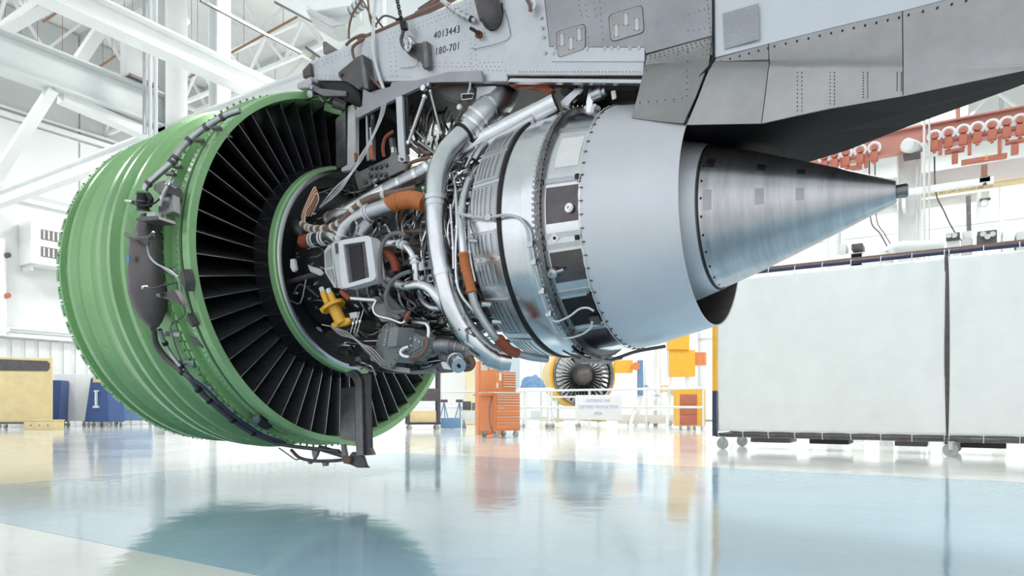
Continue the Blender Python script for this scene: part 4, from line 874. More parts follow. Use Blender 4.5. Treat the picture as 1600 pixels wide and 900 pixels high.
# dark lower bulk (accessory gearbox under the core)
obj('lower_gearcase', prism(P3([(500, 520, .62), (560, 500, .62), (640, 505, .62), (690, 520, .62), (690, 562, .62), (660, 578, .62), (590, 582, .62), (545, 568, .62)]), (0, .45, 0), .03), 'soot', eng, 30)
for i in range(46):
    x = rng.uniform(520, 700); y = rng.uniform(500, 578); 
    if i % 3: G('thin_tube', [(x, y, .66), (x+rng.uniform(8, 20), y+rng.uniform(-6, 8), .70), (x+rng.uniform(20, 40), y+rng.uniform(-10, 10), .66)], rng.uniform(.8, 1.8), rng.choice(['gun', 'steel_d', 'steel_m', 'brown']), None, 6)
    else: gbox('bracket', [(x, y), (x+rng.uniform(4, 9), y-2), (x+rng.uniform(6, 12), y+rng.uniform(4, 8)), (x+1, y+6)], rng.uniform(.66, .74), .03, rng.choice(['gun', 'steel_d', 'soot']))
# looser plumbing standing off the case between the grille box and the bleed duct, and beside the turbine front
for i in range(95):
    if i % 2: x, y, k = rng.uniform(588, 676), rng.uniform(325, 500), rng.uniform(.60, .78)
    else: x, y, k = rng.uniform(700, 740), rng.uniform(245, 520), rng.uniform(.72, .86)
    if y < 300: k -= .12
    a = rng.uniform(-20, 20); b = rng.uniform(-25, 25); c = rng.choice((0, 0, 10, -10))
    if not i % 2: a *= .3
    G('thin_tube', [(x, y, k), (x+a*.4+c, y+b*.4, k+.03), (x+a, y+b, k), (x+a+rng.uniform(-6, 6), y+b*1.6, k-.04)], rng.uniform(.7, 1.9), rng.choice(['steel', 'steel_m', 'steel_m', 'steel_d', 'gun', 'offwhite', 'brown']), None, 7, ((rng.uniform(.2, .8), 2.6),) if i % 3 == 0 else (), n=4)
# truss brackets left of the bleed duct
for q in ([(652, 410), (680, 405), (683, 418), (655, 423)], [(655, 434), (684, 424), (686, 436), (676, 440), (655, 444)]): gbox('slotted_bracket', q, .84, .015, 'steel_m')
for x, y in ((662, 414), (669, 436)): gbox('bracket_slot', [(x, y-4), (x+6, y-5), (x+7, y+3), (x+1, y+4)], .842, .016, 'black')
# ---- right-hand pipes along the turbine front
G('cooling_pipe', [(745, 262, .60), (732, 285, .76), (724, 310, .86), (720, 340, .92), (722, 370, .95), (724, 398, .96)], 6.5, 'steel', None, 16, ((.25, 7.6), (.6, 7.6)))
G('orange_pipe_sleeve', [(724, 397, .96), (727, 418, .96), (732, 436, .95), (737, 457, .94)], 7.6, 'orange', 'bright orange sleeve on the cooling pipe beside the turbine', 18, ((.02, 8.6), (.42, 8.4), (.95, 8.4)), rm='orange')
G('cooling_pipe', [(737, 457, .94), (744, 480, .91), (757, 503, .86), (772, 525, .80), (783, 535, .74)], 6.5, 'steel_m', None, 16)
G('orange_pipe_sleeve', [(778, 528, .78), (788, 540, .72), (798, 548, .66), (808, 552, .60)], 8, 'orange_d', 'rust orange sleeve at the bottom of the cooling pipe', 18, ((.1, 9), (.45, 8.8)), rm='orange_d')
G('cooling_pipe', [(806, 552, .60), (830, 558, .5), (855, 561, .38)], 6, 'steel_m', None, 14)
for px_, py_, k_ in ((729, 336, .9), (731, 376, .92), (752, 475, .85), (768, 503, .8)): G('pipe_stub', [(px_, py_, k_), (px_+14, py_+1, k_-.05)], 3.6, 'steel', None, 12, n=1)
for pts in ([(712, 300, .9), (714, 350, .95), (712, 400, .95), (716, 450, .93), (735, 480, .88), (748, 490, .84)], [(704, 320, .88), (708, 380, .92), (709, 420, .92)], [(735, 300, .8), (732, 350, .88), (734, 400, .92), (742, 440, .9)], [(706, 270, .7), (712, 300, .8), (706, 330, .86)], [(727, 262, .66), (738, 240, .6), (752, 222, .5)]):
    G('manifold_tube', pts, 2.4, 'steel', None, 10, ((.3, 3.4), (.7, 3.4)))
G('crossover_pipe', [(741, 250, .62), (752, 232, .58), (765, 222, .5), (775, 216, .44)], 5.5, 'steel_m', None, 14); G('tan_cap', [(766, 219, .5), (776, 212, .44), (786, 214, .40)], 6, 'brown', None, 14)
# white pressure tube lying on the turbine casing
wt = [(716, 333), (735, 338), (762, 340), (790, 336), (812, 342), (824, 360), (828, 390), (834, 420), (844, 455), (856, 490), (868, 516), (878, 529)]
obj('white_tube', tube([onc(x, y, .935 if x > 745 else .96) for x, y in wt], .0105, 10), 'offwhite', tcs, 50, label='thin white tube curving over the turbine casing')
bm = nb()
for x, y in ((762, 340), (827, 382), (832, 410), (845, 455), (856, 490)):
    c = onc(x, y, .935); ab(bm, (-.012, -.012, -.018), (.03, .012, .018), Matrix.Translation(c))
obj('tube_clip', bm, 'steel_m', tcs, kind='stuff')
obj('white_tube', tube([onc(x, y, .93) for x, y in ((862, 500), (872, 502), (890, 494), (905, 483), (918, 481), (928, 486))], .007, 8), 'white', tcs, 50); obj('white_tube', tube([onc(x, y, .93) for x, y in ((880, 529), (895, 527), (912, 521), (923, 512), (925, 503))], .007, 8), 'white', tcs, 50)
# bosses and clips on the casing
def oncn(x, y, r): xx, th = cyl(x, y, r); return E(xx, r, th), rnorm(th)
c, n_ = oncn(890, 325, .868); bo = obj('sensor_boss', turn([(-.01, .030), (.012, .030), (.012, .020), (.022, .020), (.022, .010), (.0, .010)], c, n_, 10), 'steel', tcs, 30, label='bolted ring shaped sensor boss')
c, n_ = oncn(867, 372, .870); obj('oval_port', turn([(-.01, .032), (.006, .032), (.006, .012), (.0, .012)], c, n_, 4), 'steel', tcs, 30); obj('port_hole', turn([(.006, .011), (.008, .011)], c, n_, 16), 'black', tcs)
c, n_ = oncn(864, 427, .90); te = obj('tee_fitting', turn([(-.02, .035), (.015, .035), (.03, .022), (.03, .012), (.01, .012)], c, n_, 18), 'steel_m', tcs, 30, label='grey tee shaped fitting'); c2, n2 = oncn(881, 421, .89); obj('tee_arm', tube([c, c2], .012, 10, 1), 'steel_m', te)
for x, y in ((902, 276), (902, 371), (921, 461), (952, 524)):
    c, n_ = oncn(x, y, .862); xx, th = cyl(x, y, .862); obj('clip_tab', box((-.013, -.016, 0), (.013, .016, .012), .002, Matrix.Translation(c) @ Matrix.Rotation(th, 4, 'X')), 'soot', tcs)
cn, n_ = oncn(930, 498, .862); xx, th = cyl(925, 498, .862)
cb = obj('connector_block', box((-.03, -.03, 0), (.035, .03, .03), .003, Matrix.Translation(cn) @ Matrix.Rotation(th, 4, 'X')), 'gun', tcs, label='dark multi pin connector block')
bm = nb()
for i in range(5): turn([(0, .005), (.016, .005)], cn+Vector((-.024+i*.012, 0, .035)), (0, -.3, 1), 6, bm)
obj('connector_pin', bm, 'steel', cb, kind='stuff')
# bottom drain tray and aft mount clevis
obj('drain_tray', tube([at(893, 561, .12), at(905, 566, .12), at(935, 566, .1), at(962, 560, .1), at(995, 549, .1), at(1040, 541, .05)], .012, 8), 'gun', tcs, 40)
gbox('drain_bracket', [(890, 552), (915, 557), (950, 556), (935, 566), (900, 567)], .25, .2, 'steel_d', parent=eng)
for x0 in (880, 896, 912): G('drain_tube', [(x0, 548, .42), (x0+16, 556, .30), (x0+38, 562, .2), (x0+60, 560, .12)], 1.6, 'gun', None, 7)
cl = obj('aft_mount', ppoly([(903, 189), (912, 166), (916, 164), (918, 190)], .30, .03, .003), 'steel_m', eng, 30, label='bright clevis of the rear engine mount')
obj('mount_cheek', ppoly([(918, 191), (924, 165), (929, 161), (934, 166), (936, 188)], .36, .03, .003), 'steel_m', cl)
obj('mount_link', ppoly([(920, 133), (932, 132), (926, 160), (922, 184), (915, 180), (916, 160)], .33, .035, .005), 'steel', cl, label='bright upright link')
obj('mount_bolt', turn([(0, .024), (.02, .024), (.02, .014), (.035, .014)], at(933, 172, .37), (.6, -1, 0), 14), 'steel_d', cl)
obj('mount_bearing', turn([(-.05, .045), (.03, .045), (.03, .03), (.06, .03)], at(937, 146, .35), (1, -.2, 0), 20), 'steel_m', cl)
obj('mount_yoke', ppoly([(874, 158), (885, 152), (897, 142), (900, 133), (915, 132), (905, 148), (892, 156), (888, 168), (878, 166)], .36, .05, .008), 'steel_m', cl)
obj('mount_yoke', turn([(-.04, .04), (.04, .04), (.04, .02), (.05, .02)], at(885, 145, .32), (.5, -1, -.2), 20), 'soot', cl)
gbox('white_tag', [(954, 142), (961, 140), (963, 153), (956, 156)], .36, .01, 'white', 'small white tag beside the rear mount')
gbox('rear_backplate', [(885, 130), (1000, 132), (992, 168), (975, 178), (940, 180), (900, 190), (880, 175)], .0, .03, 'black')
# ---- lower duct strut (in front of the vanes) and its foot
gbox('strut_panel', [(531, 607), (554, 604), (556, 690), (531, 686)], .36, .05, 'steel_d', 'dark lower strut panel')
ls = obj('lower_strut', ppoly([(538, 583), (551, 577), (560, 584), (565, 595), (568, 711), (556, 712), (555, 600), (550, 590), (540, 588)], .45, .05, .004), 'steel_d', eng, 30, label='dark vertical strut below the core')
obj('strut_web', ppoly([(565, 586), (574, 584), (576, 700), (582, 711), (568, 712), (566, 600)], .42, .05, .003), 'gun', ls)
gbox('green_lug', [(531, 685), (556, 685), (556, 697), (530, 695)], .34, .05, 'green')
ft = obj('strut_foot', ppoly([(538, 722), (550, 706), (566, 713), (569, 727), (575, 731), (558, 731)], .42, .04, .004), 'gun', eng, 30, label='dark pointed foot plate at the lowest point of the engine')
for pts, w in (([(455, 703, .45), (468, 715, .45), (490, 720, .45), (520, 720, .43), (540, 718, .42)], 2.6), ([(430, 693, .5), (455, 697, .48), (480, 700, .46), (510, 703, .44), (530, 705, .42)], 3.0), ([(436, 700, .5), (450, 710, .5), (462, 718, .48), (470, 716, .47)], 1.0), ([(500, 700, .4), (520, 706, .4), (540, 712, .4)], 5)): G('drain_tube', pts, w, 'gun', None, 8)
for q in ([(486, 702), (498, 703), (494, 712), (490, 720), (488, 712)], [(532, 694), (538, 694), (542, 716), (534, 722)], [(502, 721), (511, 721), (510, 728), (504, 729)], [(480, 720), (486, 720), (485, 725), (481, 725)]): gbox('foot_bracket', q, .44, .03, 'steel_d')
gbox('rust_block', [(534, 712), (548, 714), (546, 726), (536, 724)], .45, .03, 'brown')

# ================================================================== ACCESSORIES ON THE FAN CASE
RT_ = 1.74
tk = [(233, 338, 15), (232, 352, 19), (231, 371, 23), (229, 374, 27), (228, 400, 28), (229, 430, 30.5), (231, 455, 31), (234, 475, 28), (238, 492, 22), (241, 504, 14), (242, 512, 7)]
bm = nb(); rows = []
for x, y, w in tk:
    c = onc(x, y, RT_-.02); xx, th = cyl(x, y, RT_-.02); r = w*(c-CP).dot(FW)/FPX; dth = Vector((0, -math.cos(th), -math.sin(th))); nr = rnorm(th)
    rows.append([bm.verts.new(c+Vector((1, 0, 0))*r*1.12*math.cos(a)+nr*r*.82*math.sin(a)) for a in (2*PI*j/32 for j in range(32))])
for A, B in zip(rows, rows[1:]):
    for j in range(32): bm.faces.new((A[j], A[(j+1) % 32], B[(j+1) % 32], B[j]))
bm.faces.new(rows[0]); bm.faces.new(rows[-1][::-1])
tank = obj('oil_tank', bm, 'tank', eng, 40, label='brown grey oil tank strapped to the green case')
def C_(name, pts, w, m_, parent=eng, label=None, seg=12, rings=(), rm='steel_m', rw=.03):
    P = [onc(x, y, r) for x, y, r in pts]; c = P[len(P)//2]; rr = w*(c-CP).dot(FW)/FPX
    o = obj(name, tube(P, rr, seg), m_, parent, 50, label=label)
    for f, ww in rings: obj(name+'_clamp', collar(P, f, ww*(c-CP).dot(FW)/FPX, rw), rm, o)
    return o
C_('tank_strap', [(196, 366, 1.80), (205, 371, 1.88), (228, 372, 1.90), (240, 370, 1.88)], 3.0, 'gun', tank)
C_('tank_hose', [(240, 362, 1.90), (232, 374, 1.90), (231, 388, 1.88), (235, 402, 1.86), (245, 412, 1.84), (262, 421, 1.80), (278, 433, 1.75)], 1.8, 'steel_m', tank, 'pale hose crossing the oil tank')
C_('hose_elbow', [(239, 366, 1.90), (231, 374, 1.90), (231, 384, 1.89)], 3, 'gun', tank)
C_('drain_pipe', [(226, 449, 1.90), (240, 450, 1.88), (255, 446, 1.82), (276, 441, 1.75)], 1.6, 'gun', tank)
c, n_ = oncn(226, 449, 1.89); obj('drain_nut', turn([(-.02, .015), (.02, .015)], c, n_, 6), 'steel_m', tank)
def slab(name, pts, r, t, m_, parent=eng, label=None):
    P = [onc(x, y, r) for x, y in pts]; xx, th = cyl(*pts[0], r); return obj(name, prism(P, -rnorm(th)*t, .004), m_, parent, 30, label=label)
slab('data_plate', [(196.5, 397), (202, 398), (202, 409), (197, 408)], 1.885, .012, 'blue_l', tank, 'small blue grey data plate')
slab('tank_top', [(208, 342), (222, 338), (246, 337), (248, 343), (222, 345)], 1.88, .14, 'tank', tank)
slab('tank_top', [(228, 333), (243, 331), (243, 340), (229, 341)], 1.83, .05, 'offwhite', tank)
sl = slab('side_lug', [(246, 460), (250, 457), (257, 457), (270, 453), (275, 459), (285, 478), (268, 469), (250, 465)], 1.84, .05, 'gun', tank, 'dark triangular lug beside the tank')
C_('lug_roller', [(247, 461, 1.86), (253, 461, 1.86)], 3.6, 'steel_d', sl)
# valve on top of the tank
C_('filler_valve', [(224, 330, 1.80), (223, 316, 1.82), (224, 302, 1.83)], 9, 'black', eng, 'black filler valve above the tank', 18, ((.05, 10.5), (.5, 11), (.95, 10)), 'gun', .012)
C_('filler_valve', [(233, 322, 1.82), (236, 312, 1.83), (232, 304, 1.83)], 4, 'black'); C_('black_cable', [(198, 315, 1.76), (215, 320, 1.84), (235, 320, 1.86), (248, 312, 1.82), (256, 300, 1.78)], 1.3, 'black', label='thin black cable looping over the valve')
C_('black_cable', [(197, 314, 1.76), (208, 316, 1.8)], 2.6, 'steel_m')
slab('control_box', [(240, 288), (256, 281), (262, 284), (259, 300), (248, 303), (239, 296)], 1.80, .12, 'steel_d', label='small dark grey control box on the case')
slab('hinge_bracket', [(248, 316), (262, 306), (270, 304), (270, 330), (258, 336), (247, 332)], 1.76, .06, 'steel_m')
C_('actuator', [(249, 322, 1.80), (254, 306, 1.80), (262, 290, 1.80), (267, 278, 1.76)], 2.8, 'steel_m', rings=((.2, 4), (.6, 4)))
slab('clip_plate', [(258, 280), (272, 282), (266, 290), (260, 288)], 1.78, .05, 'steel_m')
# breather pipe up the case
C_('breather_pipe', [(226, 298, 1.80), (230, 289, 1.80), (247, 273, 1.77), (267, 255, 1.75), (283, 233, 1.74), (302, 213, 1.73), (330, 193, 1.73), (353, 180, 1.72), (375, 172, 1.70)], 5, 'steel_m', eng, 'pale grey breather pipe clamped round the green case', 14, ((.06, 6.2), (.30, 6.6), (.34, 6.6), (.52, 6.4), (.70, 6.2), (.85, 6)), 'gun', .03)
for x, y in ((268, 256), (303, 215), (331, 196), (258, 268)): slab('pipe_bracket', [(x-2, y-2), (x+14, y+1), (x+13, y+5), (x-2, y+4)], 1.69, .03, 'gun')
# harness down the lower case
C_('case_harness', [(240, 514, 1.76), (244, 537, 1.72), (260, 560, 1.70), (280, 577, 1.70), (298, 592, 1.70), (313, 612, 1.69), (343, 640, 1.69), (380, 668, 1.69), (410, 683, 1.69), (445, 694, 1.69)], 4.6, 'tank', eng, 'dark sleeved harness following the lower case', 12, ((.3, 5.6), (.42, 6), (.5, 5.8), (.66, 5.6), (.8, 5.4)), 'black', .025)
C_('case_harness', [(250, 515, 1.72), (255, 530, 1.70), (264, 548, 1.69), (278, 568, 1.69), (296, 588, 1.69)], 3.2, 'steel_m', rings=((.3, 4.4), (.8, 4.4)), rm='black')
C_('case_harness', [(300, 592, 1.72), (322, 608, 1.72), (350, 636, 1.72), (385, 664, 1.72), (415, 681, 1.72), (445, 692, 1.72)], 2.4, 'navy')
C_('case_tube', [(276, 440, 1.74), (278, 455, 1.72), (285, 475, 1.70), (288, 492, 1.68), (268, 508, 1.67), (270, 525, 1.67), (282, 560, 1.67), (300, 590, 1.67), (330, 622, 1.67), (360, 645, 1.67), (395, 668, 1.67)], 1.0, 'steel_d')
C_('case_tube', [(234, 405, 1.74), (262, 424, 1.70), (278, 436, 1.68), (283, 455, 1.68), (290, 490, 1.67)], 1.2, 'steel_m')
for x, y in ((266, 522), (288, 567), (316, 607), (350, 640), (258, 422)): slab('harness_clip', [(x-12, y-3), (x+14, y-3), (x+15, y+4), (x-11, y+4)], 1.67, .03, 'steel_m')
slab('bare_patch', [(296, 525), (306, 528), (316, 540), (318, 545), (304, 540), (297, 532)], 1.652, .01, 'tank'); slab('hinge_bracket', [(286, 420), (280, 424), (283, 442), (290, 456), (291, 440)], 1.72, .08, 'gun'); slab('hinge_bracket', [(292, 490), (302, 508), (300, 512), (290, 500)], 1.70, .08, 'gun')
slab('cut_out', [(392, 655), (408, 652), (425, 668), (418, 672), (400, 668)], 1.66, .03, 'soot'); slab('corner_clip', [(393, 654), (404, 652), (406, 658), (398, 668), (394, 664)], 1.69, .03, 'steel_m')
for x, y in ((108, 420), (108, 425)): slab('hinge_pin', [(x-6, y-10), (x-1, y-4), (x-1, y+8), (x-6, y+4)], 1.66, .03, 'green_d')
# ================================================================== THE HANGAR'S EQUIPMENT
def fl(px, d): r = ray(px, HY); return Vector((CP.x+r.x*d, CP.y+r.y*d, 0))
def MT(p, rz): return Matrix.Translation(p) @ Matrix.Rotation(rz, 4, 'Z')
def lbox(name, lo, hi, m, par, mt, bev=.01, label=None): return obj(name, box(lo, hi, bev, mt), m, par, 30, label=label)
def caster(par, x, y, mt, r=.06, top=.16, m_='wheel'):
    w = obj('caster_wheel', turn([(-.018, r*.55), (-.022, r), (.022, r), (.018, r*.55), (.018, .0)], mt @ Vector((x, y, r)), mt.to_3x3() @ Vector((0.25, 1, 0)), 18), m_, par, 30)
    bm = nb(); ab(bm, (x-.03, y-.035, r), (x+.03, y-.028, top), mt); ab(bm, (x-.03, y+.028, r), (x+.03, y+.035, top), mt); ab(bm, (x-.05, y-.05, top-.012), (x+.05, y+.05, top), mt)
    obj('caster_fork', bm, 'steel_m', par)
# --- curtain screen on wheels
CY = 12.0
def cv(px, py, y=CY): return atY(px, py, y)
z0 = cv(1480, 684).z; zt = cv(1480, 398).z; xl = cv(1117, 600).x; xm = cv(1480, 600).x; xr = xm+(xm-xl)
scr = thing('curtain_screen', (xm, CY+.5, 0), 'tall wheeled screen hung with white cloth curtains on a dark frame', 'screen')
def pipe(name, a, b, r, m, par=scr): return obj(name, tube([a, b], r, 10, 1), m, par, 50)
for yy in (CY+.06, CY+1.15):
    pipe('top_rail', (xl, yy, zt+.05), (xr, yy, zt+.05), .035, 'navy'); pipe('bottom_rail', (xl, yy, z0-.03), (xr, yy, z0-.03), .035, 'gun')
obj('rust_strip', box((xl, CY+.10, zt+.10), (xr, CY+.16, zt+.125)), 'rust', scr)
obj('end_post', box((xl-.04, CY-.02, z0-.05), (xl+.03, CY+.10, 1.02)), 'navy', scr, label='dark blue lower half of the end post'); obj('end_post', box((xl-.04, CY-.02, 1.02), (xl+.03, CY+.10, zt+.08)), 'yellow', scr, label='yellow upper half of the end post')
obj('end_post', box((xl-.04, CY+1.1, z0-.05), (xl+.03, CY+1.2, zt+.08)), 'navy', scr)
for x in (xm, xr): obj('middle_post', box((x-.035, CY+.04, z0-.1), (x+.035, CY+.12, zt+.06), .005), 'gun', scr)
for x in (xl, xm, xr): pipe('cross_rail', (x, CY+.06, z0-.03), (x, CY+1.15, z0-.03), .03, 'gun'); pipe('cross_rail', (x, CY+.06, zt+.05), (x, CY+1.15, zt+.05), .03, 'navy')
I4 = Matrix.Identity(4)
for x, y in ((xl+.12, CY+.05), (xl+.18, CY+1.15), (xm+.04, CY-.02), (xm+.1, CY+1.15), (xr, CY), (xr, CY+1.15)): caster(scr, x, y, I4, .10, z0-.05)
def curtain(xa, xb, label, seed):
    R = random.Random(seed); ph = [R.uniform(0, 6) for _ in range(8)]; bm = nb(); nx, nz = 110, 60; g = []; n = 8
    for i in range(nx+1):
        u = i/nx; c = []
        for j in range(nz+1):
            v = j/nz; z = z0+.03+(zt-z0-.05)*v
            edge = .02*math.sin(PI*v)**.7
            x = xa+(xb-xa)*u; x += edge*(1-u)**6*1.0-edge*u**6*1.0
            sc_ = .028*abs(math.sin(PI*u*n))**.8
            if v > .9: z -= sc_*(v-.9)/.1
            if v < .1: z += sc_*.5*(.1-v)/.1
            topf = math.exp(-(1-v)*7)+.6*math.exp(-v*8)
            y = CY+.030*math.sin(u*9+ph[0]+v*1.2)*math.sin(v*3+ph[1])+.016*math.sin(u*23+ph[2]+v*2)+.007*math.sin(u*47+ph[4]-v*5)*math.sin(v*6+u*9)+.026*topf*math.cos(2*PI*u*n)+.004*math.sin(u*61+v*7+ph[3])*topf
            c.append(bm.verts.new((x, y, z)))
        g.append(c)
    for i in range(nx):
        for j in range(nz): bm.faces.new((g[i][j], g[i+1][j], g[i+1][j+1], g[i][j+1]))
    o = obj('curtain', bm, 'cloth', scr, 60, label=label)
    sd = o.modifiers.new('thick', 'SOLIDIFY'); sd.thickness = .004
    for i in range(n+1):
        x = xa+(xb-xa)*(i/n)*.99+.01
        for z in (zt+.02, z0-.01): obj('tie', tube([(x, CY-.005, z-.05 if z > 1 else z+.06), (x, CY-.01, z), (x, CY+.05, z+.07 if z > 1 else z-.06)], .006, 5, 3), 'white', scr)
curtain(xl+.05, xm-.012, 'left white cloth curtain', 3); curtain(xm+.012, xr-.012, 'right white cloth curtain cut by the frame edge', 5)
for i, (a, b, c) in enumerate(((1180, 1240, 'gun'), (1270, 1330, 'soot'), (1400, 1450, 'gun'), (1500, 1570, 'soot'))):
    A = atY(a, 688, CY+.7).x; B = atY(b, 688, CY+.7).x; t_ = obj('dolly_tray', box((A, CY+.35, .12), (B, CY+1.0, .2), .01), c, scr)
# --- orange tool chest
p = fl(781, 16.8); mt = MT(p, YAW+.66)
tc_ = thing('tool_chest', p, 'orange two tier wheeled tool chest with many drawers', 'tool chest')
lbox('lower_cabinet', (-.38, -.32, .17), (.38, .32, 1.08), 'tool', tc_, mt, .012)
lbox('upper_chest', (-.36, -.26, 1.10), (.30, .30, 1.60), 'tool', tc_, mt, .012)
lbox('work_shelf', (-.40, -.34, 1.07), (.40, .34, 1.105), 'cream', tc_, mt, .005)
lbox('side_tray', (-.62, -.28, 1.02), (-.38, .28, 1.05), 'tool', tc_, mt, .005)
def drawer(za, zb, xa, xb, yf):
    d = lbox('drawer', (xa, yf-.02, za), (xb, yf+.02, zb), 'tool', tc_, mt, .006); lbox('drawer_handle', (xa+.01, yf-.035, zb-.022), (xb-.01, yf-.018, zb-.006), 'cream', d, mt, .003); return d
zs = (.20, .38, .52, .66, .80, .87, .94, 1.0, 1.05)
for a, b in zip(zs, zs[1:]): dd = drawer(a+.004, b-.004, -.35, .35, -.32)
zs = (1.20, 1.26, 1.32, 1.38, 1.44, 1.50, 1.56)
for a, b in zip(zs, zs[1:]): drawer(a+.004, b-.004, -.12, .27, -.26)
lbox('paper_label', (-.22, -.268, 1.38), (-.15, -.262, 1.56), 'white', tc_, mt, .001); lbox('paper_label', (-.32, -.268, 1.50), (-.26, -.262, 1.55), 'yellow', tc_, mt, .001); lbox('paper_label', (-.30, -.268, 1.20), (-.25, -.262, 1.32), 'white', tc_, mt, .001)
text('Snap-on', .055, mt @ Vector((-.2, -.343, .72)), mt.to_3x3() @ Vector((1, 0, 0)), (0, 0, 1), 'white', tc_)
for x in (-.30, .30):
    for y in (-.25, .25): caster(tc_, x, y, mt, .07, .17)
obj('power_cable', tube([mt @ Vector((-.39, -.2, 1.0)), mt @ Vector((-.46, -.2, .7)), mt @ Vector((-.45, -.2, .35)), mt @ Vector((-.36, -.2, .12))], .015, 8), 'rubber', tc_)
p = fl(765, 18.6); mt = MT(p, YAW+.3); pb = thing('peg_cabinet', p, 'orange cabinet with pale panels behind the tool chest', 'cabinet')
lbox('cabinet_body', (-.36, -.2, 0), (.34, .2, 1.98), 'tool', pb, mt)
for q in ((-.30, 1.72, -.12, 1.92), (-.06, 1.75, .10, 1.92), (.15, 1.68, .30, 1.92)): lbox('pale_panel', (q[0], -.215, q[1]), (q[2], -.2, q[3]), 'cream', pb, mt, .003)
# --- barrier railing and sign
RY = 19.9
xa = atY(640, 610, RY).x; xb = atY(1100, 605, RY).x
rl = thing('barrier_rail', (xb, RY, 0), 'low white two bar barrier railing across the production area', 'railing')
for z in (1.30, .74): obj('rail_bar', tube([(xa, RY, z), (xb, RY, z)], .035, 10, 1), 'white', rl, 50)
for px in (690, 822, 921, 1010, 1099): x = atY(px, 640, RY).x; obj('rail_post', tube([(x, RY, 0), (x, RY, 1.31)], .033, 10, 1), 'white', rl, 50); obj('post_foot', box((x-.12, RY-.12, 0), (x+.12, RY+.12, .012)), 'structg', rl)
sx0 = atY(899, 630, RY-.08); sx1 = atY(971, 630, RY-.08); sb = atY(935, 656, RY-.08).z; stp = atY(935, 617, RY-.08).z
sg = obj('area_sign', box((sx0.x, RY-.07, sb), (sx1.x, RY-.05, stp), .008), 'white'); tag(sg, 'white board with blue lettering hung on the barrier rail', 'sign')
M['signink'] = mat('pale blue lettering', (0.22, 0.36, 0.62), 0.6)
cx = (sx0.x+sx1.x)/2; hz = (stp-sb)
for s_, f in (('ENTERING FAA', .76), ('CERTIFIED PRODUCTION', .51), ('AREA', .25)):
    text(s_, hz*.185, (cx, RY-.072, sb+hz*f), (1, 0, 0), (0, 0, 1), 'signink', sg, width=.83)
# --- rolling work stands behind the rail
def workstand(px, d, label, w=1.5, h=1.15, cover=False):
    p = fl(px, d); mt = MT(p, YAW*.6); t = thing('work_stand', p, label, 'stand', 'rolling work stands')
    for x in (-w/2, w/2):
        for y in (-.35, .35): obj('leg', tube([mt @ Vector((x, y, .12)), mt @ Vector((x*.9, y*.8, h))], .025, 8, 1), 'struct', t, 50); caster(t, x, y, mt, .06, .14)
    lbox('table_top', (-w/2-.05, -.4, h), (w/2+.05, .4, h+.05), 'struct', t, mt, .008); lbox('lower_shelf', (-w/2, -.35, .30), (w/2, .35, .34), 'structg', t, mt, .005)
    for y in (-.35, .35): obj('side_bar', tube([mt @ Vector((-w/2, y, .7)), mt @ Vector((w/2, y, .7))], .02, 8, 1), 'struct', t, 50)
    return t, mt
workstand(838, 24.4, 'white wheeled work stand carrying the blue cover', 1.1, 1.38); t_, m1 = workstand(880, 25.2, 'white wheeled work stand left of the sign', 1.1, 1.1)
p = fl(832, 24.4); mt = MT(p+Vector((0, 0, 1.43)), YAW); bm = nb(); R = random.Random(2)
bmesh.ops.create_icosphere(bm, subdivisions=4, radius=1)
for v in bm.verts:
    q = v.co; n = math.sin(q.x*7+q.y*5)*.08+math.sin(q.y*11+q.z*9)*.06; v.co = mt @ Vector((q.x*.42*(1+n), q.y*.25*(1+n), max(q.z, 0)*.42*(1+n*1.6)))
tag(obj('plastic_cover', bm, 'blue_l', None, 60), 'crumpled blue plastic cover lying on a white stand', 'cover')
for px, d, w, h, c, lb in ((846, 18.9, .34, .28, 'structg', 'small pale box on the lower shelf of the left work stand'),):
    p = fl(px, d); tag(obj('parts_box', box((-w/2, -.15, .345), (w/2, .15, .345+h), .01, MT(fl(838, 24.4), YAW*.6)), c), lb, 'box')
# --- second engine behind
P2 = fl(912, 28.5); P2.z = .72+51*28.5/FPX; ax2 = -(FW*0.93-RT*0.20).normalized()              # facing the camera
e2 = thing('parked_engine', (P2.x, P2.y, 0), 'parked turbofan seen front on with grey blades and yellow cowl', 'engine')
R2 = 48*28.5/FPX
obj('inlet_ring', turn([(-.9, R2*.93), (-.2, R2*.95), (0.05, R2*.95), (.10, R2), (.05, R2*1.03), (-.9, R2*1.04)], P2, ax2, 64, closed=True), 'steel_d', e2, label='grey inlet ring')
obj('inlet_back', turn([(-.5, R2*.93), (-.45, R2*.93), (-.45, 0)], P2, ax2, 40), 'soot', e2)
obj('spinner', turn([(-.3, R2*.34), (-.1, R2*.33), (.12, R2*.26), (.24, R2*.15), (.29, 0)], P2, ax2, 36), 'gun', e2, label='dark rounded spinner')
f2 = frame_of(P2, ax2); bme = None
for j in range(36):
    a = 2*PI*j/36; bm = nb(); r0, r1 = R2*.31, R2*.92; v = []
    for r, w, tw in ((r0, .05, .9), ((r0+r1)/2, .075, .6), (r1, .095, .35)):
        for s_ in (-1, 1): v.append(bm.verts.new(f2 @ Matrix.Rotation(a, 4, 'Z') @ Vector((r, s_*w*math.cos(tw), s_*w*math.sin(tw)-.2))))
    bm.faces.new((v[0], v[1], v[3], v[2])); bm.faces.new((v[2], v[3], v[5], v[4]))
    ex = bmesh.ops.extrude_face_region(bm, geom=bm.faces[:]); 
    for g_ in ex['geom']:
        if isinstance(g_, bmesh.types.BMVert): g_.co += ax2*-.02
    obj('fan_blade', bm, 'steel_m', e2, None)
cw = turn([(-2.6, R2*.7), (-1.9, R2*1.02), (-.9, R2*1.07), (-.25, R2*1.07), (-.25, R2*1.04), (-.9, R2*1.04), (-2.6, R2*.66)], P2, ax2, 48, closed=True)
